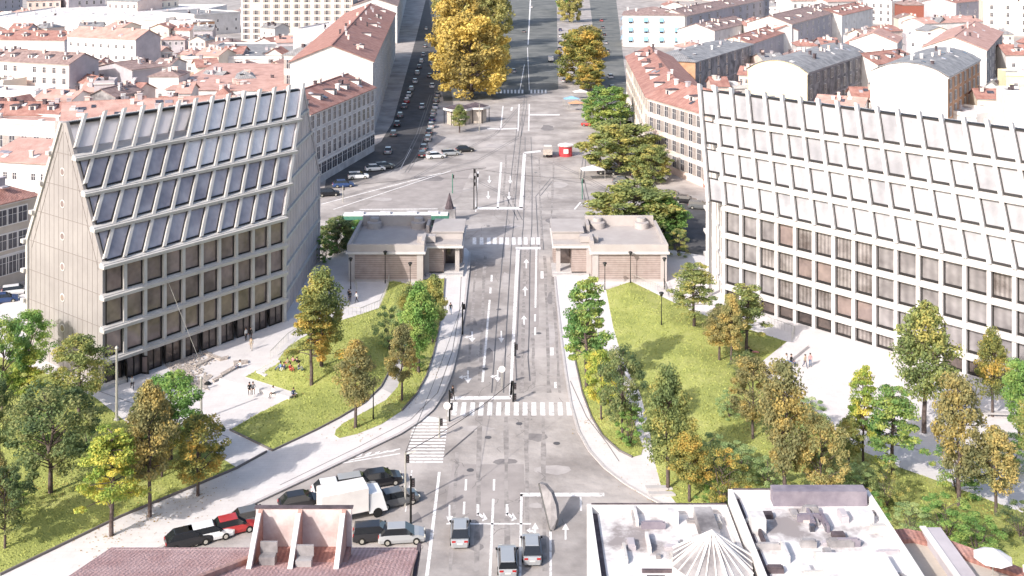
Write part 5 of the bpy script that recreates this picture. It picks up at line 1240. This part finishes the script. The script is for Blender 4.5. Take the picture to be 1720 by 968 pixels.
# leaning grey slab on the lower junction
t = wthing('grey_panel','tall crumpled grey panel leaning over the stop line at the lower junction','panel',G(925,895,0))
b = MB(); pts = [(905,812,3.2),(915,815,3.3),(926,828,3.0),(934,850,2.0),(936,872,1.0),(930,892,0.0),(924,893,0.0)]
A_ = [G(x,y,z) for x,y,z in pts]; b.v = [tuple(p) for p in A_]+[tuple(p+Vector((.25,.5,-.1))) for p in A_]; n=len(pts)
b.f = [tuple(range(n)), tuple(range(2*n-1,n-1,-1))]+[(k,(k+1)%n,n+(k+1)%n,n+k) for k in range(n)]; b.m=[0]*len(b.f); b.build('sheet', M['greyw'], t)
b = MB(); b.tube(G(905,812,3.2),G(925,893,0),.09,n=6); b.build('edge_pole', M['black'], t)
# railings
def railing(pts, label, h=1.1, m='steel', zz=None, group='railings'):
    W = []
    for x,y in pts:
        p0 = G(x,y,.15); z = gz(p0) if zz is None else zz; W.append(G(x,y,z))
    t = wthing('railing',label,'railing',tuple(W[0]),group); b = MB()
    for a,c in zip(W,W[1:]):
        for z in (h,): b.tube(a+up*z,c+up*z,.04,n=6)
    b.build('handrail', M[m], t); b = MB(); 
    for a,c in zip(W,W[1:]):
        n = max(1,int((c-a).length/.55))
        for k in range(n+1): q = a.lerp(c,k/n); b.tube(q,q+up*h,.022,n=4,cap=False)
    b.build('bars', M[m], t)
railing([(655,468),(650,490),(638,517),(606,530),(578,528)],'railing round the ramp landing at the left gatehouse'); railing([(454,604),(484,573),(505,560)],'railing beside the steps next to the picnic lawn'); railing([(467,608),(500,584)],'short lower railing of the steps by the picnic lawn',.9)
railing([(590,462),(600,490)],'short railing beside the left gatehouse corner',1.0); railing([(1060,472),(1105,490),(1160,520)],'pale railing along the top edge of the right lawn'); railing([(1290,545),(1335,562),(1330,575)],'railing at the steps on the right plaza edge'); railing([(1115,478),(1124,500)],'short dark railing by the right gatehouse corner',1,'black')
# green hedge-like poles along the promenade (thin metal edge)
kb2 = MB(); pts = [(0,966),(200,869),(330,815),(397,787),(448,759)]
for a,c in zip(pts,pts[1:]): kb2.beam(G(*a,.2),G(*c,.2),.14,ht=.3)
for a,c in zip(LC[4:10],LC[5:11]): kb2.beam(G(*a,.2),G(*c,.2),.14,ht=.25)
for a,c in zip(LB[3:10],LB[4:11]): kb2.beam(G(*a,.2),G(*c,.2),.12,ht=.25)
for a,c in zip(RC[8:14],RC[9:15]): kb2.beam(G(*a,.2),G(*c,.2),.14,ht=.25)
structure('lawn_edging', kb2, M['crack'])
# plaza: low wall seat, steps, old stones
def block(name,label,cat,px,z0,z1,m,group=None):
    pts = [G(x,y,z1).to_2d() for x,y in px]; a = sum((pts[i].x*pts[(i+1)%len(pts)].y-pts[(i+1)%len(pts)].x*pts[i].y) for i in range(len(pts)))
    if a < 0: pts.reverse()
    b = MB(); b.prism(pts,z0,z1); o = b.build(name, M[m], None, origin=(pts[0].x,pts[0].y,0)); o.location = (pts[0].x,pts[0].y,0); tag(o,label,cat,group); return o
block('seat_wall','long low pale wall across the left plaza','wall',[(368,636),(380,632),(497,660),(486,667)],.1,.6,'conc_w')
block('steps','pale steps at the corner of the picnic lawn','steps',[(430,624),(467,604),(478,612),(445,632)],.1,.5,'pave')
block('terrace_edge','raised pale terrace edge on the right plaza','wall',[(1273,613),(1322,574),(1358,580),(1302,625)],.1,.55,'pave')
for k,(pts,lb) in enumerate((([(278,613),(345,588),(352,592),(285,620)],'first strip of old stones on the left plaza, nearest the office'),([(285,622),(318,611),(330,618),(300,630)],'stone patch below the first strip'),([(326,612),(355,599),(358,601),(329,615)],'thin dark stone line in the middle of the ruins'),([(330,640),(352,628),(358,631),(345,642)],'stone patch beside the hanging lamp'),([(370,627),(398,611),(402,614),(374,630)],'thin dark stone line nearest the terrace wall'),([(356,637),(372,629),(374,632),(360,640)],'short stone line below the thin dark line'),([(345,590),(372,600),(384,597),(383,601),(370,604),(343,593)],'bent stone line at the upper corner of the ruins'),([(392,606),(416,604),(417,608),(393,612)],'stone bench like remains at the right end of the ruins'),([(300,632),(345,643),(352,655),(330,650)],'lowest stone patch of the ruins'))):
    block('stone_remains',lb,'ruins',pts,.1,.2 if k in(0,1,3,8) else .36,'rubble','old stone remains on the left plaza')
rs = MB(); r_ = random.Random(8)
for _ in range(420):
    x, y = r_.uniform(278,360), r_.uniform(588,655); 
    if not inside((x,y),[(278,612),(345,588),(372,602),(340,618),(352,640),(335,652),(300,635)]): continue
    p = G(x,y,.13); s = r_.uniform(.08,.22); rs.prism([(p.x+s*math.cos(a),p.y+s*math.sin(a)) for a in (0,1.3,2.6,3.9,5.2)],.12,.13+s*.7)
structure('gravel', rs, M['rubble'], 'stuff')
for k,(x,y) in enumerate(((1620,716),(1680,700))):
    p=G(x,y,.13); t=thing('bench','grey stone bench on the right plaza, %s'%['the left one','the right one'][k],'bench',p,R(-4),'benches on the right plaza'); b=MB(); b.box(-2.2,-.35,.35,2.2,.35,.5); b.build('seat',M['pave2'],t)
    for s in (-1.7,1.7): b=MB(); b.box(s-.2,-.3,0,s+.2,.3,.35); b.build('leg',M['concrete'],t)
for k,(x,y) in enumerate(((1108,818),(1113,828))):
    block('paving_strip',['dark inset strip on the right pavement, upper','dark inset strip on the right pavement, lower'][k],'bench',[(x-25,y-3),(x+15,y-3),(x+22,y+2),(x-22,y+2)],.1,.42,'pave2')

# ------------------------------------------------------------------ people
CM = {}
def cloth(c):
    if c not in CM:
        CM[c] = mat('fabric_'+c, dict(black=(.02,.02,.022),navy=(.03,.045,.10),white=(.65,.64,.62),red=(.42,.05,.05),blue=(.08,.22,.5),beige=(.42,.34,.25),grey=(.2,.2,.21),denim=(.08,.13,.22),pink=(.55,.25,.25),skin=(.50,.30,.22),hair=(.03,.02,.015),fair=(.3,.2,.1),teal=(.04,.25,.3))[c], rough=.9)
    return CM[c]
POSE = {
 'stand': dict(pel=(0,0,.93), kn=((.10,.02,.5),(-.10,-.02,.5)), an=((.11,.0,.08),(-.11,.0,.08)), el=((.24,.0,1.15),(-.24,.0,1.15)), wr=((.25,-.10,.9),(-.25,-.10,.9)), ch=(0,0,1.32), hd=(0,-.02,1.62)),
 'walk': dict(pel=(0,0,.92), kn=((.10,-.18,.52),(-.10,.06,.48)), an=((.10,-.28,.10),(-.10,.36,.16)), el=((.24,.12,1.15),(-.24,-.10,1.15)), wr=((.25,.05,.9),(-.25,-.28,.95)), ch=(0,-.03,1.32), hd=(0,-.07,1.62)),
 'sit': dict(pel=(0,0,.10), kn=((.16,-.38,.42),(-.16,-.38,.40)), an=((.13,-.62,.08),(-.13,-.60,.08)), el=((.27,-.05,.38),(-.27,-.08,.38)), wr=((.2,-.3,.38),(-.2,-.3,.36)), ch=(0,.05,.50), hd=(0,.0,.82)),
 'bench': dict(pel=(0,0,.52), kn=((.14,-.42,.52),(-.14,-.42,.52)), an=((.13,-.46,.08),(-.13,-.46,.08)), el=((.27,-.03,.75),(-.27,-.03,.75)), wr=((.16,-.27,.62),(-.16,-.27,.62)), ch=(0,.03,.92), hd=(0,-.02,1.23)),
 'lie': dict(pel=(0,0,.12), kn=((.12,-.40,.14),(-.12,-.40,.14)), an=((.12,-.80,.08),(-.12,-.80,.08)), el=((.28,.40,.08),(-.28,.40,.08)), wr=((.26,.14,.08),(-.26,.14,.08)), ch=(0,.38,.28), hd=(0,.55,.55)),
}
PM = {}
def person_mesh(pose):
    if pose in PM: return PM[pose]
    P = POSE[pose]; V = []; E = []; Rr = []; Tg = []
    def add(p, r, par=None, tg='t'):
        V.append(Vector(p)); Rr.append(r); 
        if par is not None: E.append((par, len(V)-1)); Tg.append(tg)
        return len(V)-1
    pe = add(P['pel'], .13); ch = Vector(P['ch']); pl_ = Vector(P['pel']); hd = Vector(P['hd'])
    wa = add(pl_.lerp(ch,.45), .115, pe); c = add(ch, .135, wa); nk = add(ch.lerp(hd,.5)+Vector((0,0,.0)), .055, c, 's'); 
    jaw = add(ch.lerp(hd,.8), .075, nk, 's'); h1 = add(hd, .095, jaw, 's'); add(hd+(hd-ch).normalized()*.1, .075, h1, 's')
    for s,k in ((1,0),(-1,1)):
        hp = add(pl_+Vector((s*.1,0,-.03)), .095, pe, 'l'); kn = add(P['kn'][k], .062, hp, 'l'); an = add(P['an'][k], .042, kn, 'l')
        ft = Vector(P['an'][k])+(Vector((0,-.17,-.045)) if pose != 'lie' else Vector((0,-.05,.12))); add(ft, .035, an, 'f')
        up_ = (hd-ch).normalized(); sh = add(ch+Vector((s*.18,0,0))+up_*.06, .058, c, 't'); el = add(P['el'][k], .042, sh, 't'); wr = add(P['wr'][k], .03, el, 't')
        d = (Vector(P['wr'][k])-Vector(P['el'][k])).normalized(); pm = add(Vector(P['wr'][k])+d*.07, .03, wr, 's'); sd = Vector((s,0,0)); pr_ = d.cross(Vector((0,0,1)));  pr_ = pr_.normalized() if pr_.length > .1 else Vector((0,1,0))
        for q in range(4):
            f0 = add(Vector(P['wr'][k])+d*.10+pr_*(.028*(q-1.5)), .009, pm, 's'); f1 = add(V[f0]+d*(.035+.006*(q in(1,2)))-sd*.012, .008, f0, 's'); add(V[f1]+d*.02-sd*.016, .007, f1, 's')
        t0 = add(Vector(P['wr'][k])+d*.04+pr_*.045, .01, pm, 's'); add(V[t0]+d*.03+pr_*.015, .008, t0, 's')
    me = bpy.data.meshes.new('person'); me.from_pydata([tuple(v) for v in V], E, []); o = bpy.data.objects.new('person', me); col.objects.link(o)
    md = o.modifiers.new('s','SKIN'); sv = me.skin_vertices
    if not len(sv): 
        bm = bmesh.new(); bm.from_mesh(me); bm.verts.layers.skin.verify(); bm.to_mesh(me); bm.free(); sv = me.skin_vertices
    for i,r in enumerate(Rr): sv[0].data[i].radius = (r,r)
    sv[0].data[0].use_root = True
    sb = o.modifiers.new('b','SUBSURF'); sb.levels = 1; sb.render_levels = 1
    dg = bpy.context.evaluated_depsgraph_get(); m2 = bpy.data.meshes.new_from_object(o.evaluated_get(dg)); bpy.data.objects.remove(o)
    # split by nearest bone: skin/body stays whole, clothing tags are material slots
    idx = {'s':0,'t':1,'l':2,'f':3}
    m2.materials.clear()
    for _ in range(4): m2.materials.append(cloth('skin'))
    for f in m2.polygons:
        cc = f.center; best = 9; tg = 't'
        for (a,b_),g_ in zip(E,Tg):
            va, vb = V[a], V[b_]; d = vb-va; t_ = max(0,min(1,(cc-va).dot(d)/max(d.length_squared,1e-9))); ds = (cc-va-d*t_).length-.5*(Rr[a]*(1-t_)+Rr[b_]*t_)
            if ds < best: best = ds; tg = g_
        f.material_index = idx[tg]; f.use_smooth = True
    # hair and face pieces
    hb = MB(); upv = (hd-ch).normalized(); cen = hd+upv*.04+Vector((0,.012,0)); 
    for i in range(6):
        for j in range(10):
            def sp(i_,j_): th = i_/6*PI*.62; ph = j_/10*2*PI; return cen+Vector((math.sin(th)*math.cos(ph)*.108, math.sin(th)*math.sin(ph)*.125, math.cos(th)*.12))
            hb.poly([sp(i,j),sp(i,j+1),sp(i+1,j+1),sp(i+1,j)])
    ho = hb.build('hair', cloth('hair')); hm = ho.data; bpy.data.objects.remove(ho)
    fb = MB(); fc = hd+Vector((0,-.098,0)); fb.hexa([fc+Vector(v) for v in ((-.014,0,-.02),(.014,0,-.02),(.01,0,.03),(-.01,0,.03))],[fc+Vector(v) for v in ((-.012,-.028,-.02),(.012,-.028,-.02),(.004,-.01,.03),(-.004,-.01,.03))],0)
    for s in (-.035,.035): fb.box(fc.x+s-.012,fc.y-.004,fc.z+.02,fc.x+s+.012,fc.y+.004,fc.z+.032,1)
    fb.box(fc.x-.025,fc.y-.002,fc.z-.05,fc.x+.025,fc.y+.006,fc.z-.042,2)
    for s in (-.095,.095): fb.box(fc.x+s-.012,fc.y+.07,fc.z-.02,fc.x+s+.012,fc.y+.11,fc.z+.035,0)
    fo = fb.build('face', [cloth('skin'), cloth('black'), cloth('red')]); fm = fo.data; bpy.data.objects.remove(fo)
    PM[pose] = (m2, hm, fm); return PM[pose]
def person(px, py, pose, face, top, legs, label, hair='hair', group=None, z=None, s=1.0):
    g = gz(G(px,py,.15)) if z is None else z; p = G(px,py,g); bm_, hm, fm = person_mesh(pose)
    o = bpy.data.objects.new('person', bm_); col.objects.link(o); o.location = p; o.rotation_euler = (0,0,R(face)); o.scale = (s,s,s)
    for k,c in enumerate(('skin',top,legs,'black')): o.material_slots[k].link = 'OBJECT'; o.material_slots[k].material = cloth(c)
    tag(o,label,'person',group)
    h = bpy.data.objects.new('hair', hm); col.objects.link(h); h.parent = o; h.material_slots[0].link = 'OBJECT'; h.material_slots[0].material = cloth(hair)
    f = bpy.data.objects.new('face', fm); col.objects.link(f); f.parent = o
P_ = person
P_(757,528,'walk',0,'black','denim','person in black jacket and jeans walking down the left pavement')
P_(588,508,'stand',20,'black','black','person dressed all in black on the ramp by the left gatehouse')
P_(599,509,'walk',-60,'white','black','person in white top and black trousers on the ramp',s=1.0)
P_(602,470,'stand',180,'beige','black','person in a beige top at the left gatehouse corner')
P_(586,505,'stand',0,'black','navy','person partly hidden behind the person in black on the ramp')
P_(1095,470,'stand',180,'teal','denim','person in dark blue jacket standing behind the right gatehouse ramp',)
P_(1104,469,'stand',170,'beige','denim','person in beige jacket beside the one in dark blue at the right gatehouse')
P_(222,655,'walk',30,'white','black','person with white top and black skirt before the open office door')
P_(422,588,'walk',10,'beige','beige','person in light summer clothes near the office front')
P_(421,571,'stand',0,'black','black','person in dark suit close to the office glass')
P_(413,572,'stand',60,'white','black','person in a white shirt beside the dark suit at the office glass')
P_(403,618,'sit',-50,'white','denim','person in white sitting on the old stones',s=1.1)
P_(419,661,'bench',20,'black','black','person in black on the plaza wall, left of a pair',z=.55,group='people on the plaza wall')
P_(425,660,'bench',20,'grey','black','person in grey on the plaza wall, right of a pair',z=.55)
P_(459,667,'bench',-40,'white','black','person in a light top sitting at the middle of the plaza edge',z=.2)
P_(493,670,'bench',20,'navy','black','person in navy sitting at the lawn tip of the plaza edge',z=.2)
for k,(x,y,fc,tp,lg,lb) in enumerate(((471,620,-60,'blue','denim','picnicker in bright blue at the left of the group'),(477,621,-30,'navy','white','picnicker in navy second from the left'),(488,622,40,'red','red','picnicker in red in the middle of the group'),(502,621,60,'grey','denim','picnicker in grey at the right of the group'),(492,610,170,'pink','black','picnicker in pink behind the red one'),(499,612,150,'black','black','picnicker in black behind the grey one'),(483,613,-150,'beige','red','picnicker in beige at the back'))): P_(x,y,'sit',fc,tp,lg,lb,group='picnic group on the lawn')
P_(1265,592,'lie',70,'black','pink','person in black top and pink trousers lying on the right lawn')
P_(1321,613,'bench',40,'white','blue','person in white and blue sitting on the right terrace edge',z=.15,s=1.1)
P_(1329,614,'bench',50,'black','navy','person in black sitting on the right terrace edge',z=.15,s=1.1)
P_(1352,618,'walk',30,'beige','navy','person with beige waistcoat walking on the right plaza')
P_(1361,616,'stand',0,'pink','denim','person with pink shirt and jeans on the right plaza')
P_(760,672,'walk',40,'black','black','person in black crossing at the left end of the stop line',z=0)
print('windows', NWIN[0])

p = planL(28.6,17.8,9.5); t = wthing('wall_sign','white square sign with a black centre on the far office corner','sign',tuple(p))
b = MB(); b.box(p.x+.3,p.y-.1,p.z-.9,p.x+2.1,p.y,p.z+.9); b.build('plate', M['white'], t)
b = MB(); b.box(p.x+.75,p.y-.14,p.z-.4,p.x+1.6,p.y-.11,p.z+.4); b.build('symbol', M['black'], t)

fl = MB(); r_ = random.Random(31)
spots = [(187,900),(252,868),(286,772),(332,833),(85,828),(133,697),(523,643),(597,718),(675,672),(703,625),(1010,705),(1045,737),(1122,822),(1208,605),(1254,590),(1265,737),(1318,846),(1378,852),(1450,785),(1611,852),(1673,867),(1166,550),(540,615)]
for x,y in spots:
    c = G(x,y,.15)
    for _ in range(110):
        a = r_.uniform(0,6.28); d = abs(r_.gauss(0,2.3)); p = Vector((c.x+math.cos(a)*d, c.y+math.sin(a)*d)); z = gz(p)+.03; q = r_.uniform(.05,.11); t_ = r_.uniform(0,3)
        fl.poly([(p.x+q*math.cos(t_),p.y+q*math.sin(t_),z),(p.x-q*math.sin(t_)*.6,p.y+q*math.cos(t_)*.6,z+.02),(p.x-q*math.cos(t_),p.y-q*math.sin(t_),z),(p.x+q*math.sin(t_)*.6,p.y-q*math.cos(t_)*.6,z+.015)])
structure('fallen_leaves', fl, mat('dry_leaves',(.26,.15,.05),(.42,.28,.08),2,.9), 'stuff')

for k,(a,b_,lb) in enumerate((((796,283),(978,300),'overhead wire from the twin signal pole to the green pole at the right'),((796,283),(576,312),'overhead wire from the twin signal pole to the bent grey pole'),((681,760),(862,640),'overhead wire between the near island pole and the stop line pole'),((681,760),(777,508),'overhead wire along the left pavement edge'))):
    p = G(*a,6.5); q = G(*b_,6.5); t = wthing('overhead_wire',lb,'wire',tuple(p)); b = MB(); n = 8; pr_ = p
    for m_ in range(1,n+1):
        c = p.lerp(q,m_/n); c.z -= .5*math.sin(PI*m_/n); b.tube(pr_,c,.03,n=4,cap=False); pr_ = c
    b.build('cable', M['black'], t)
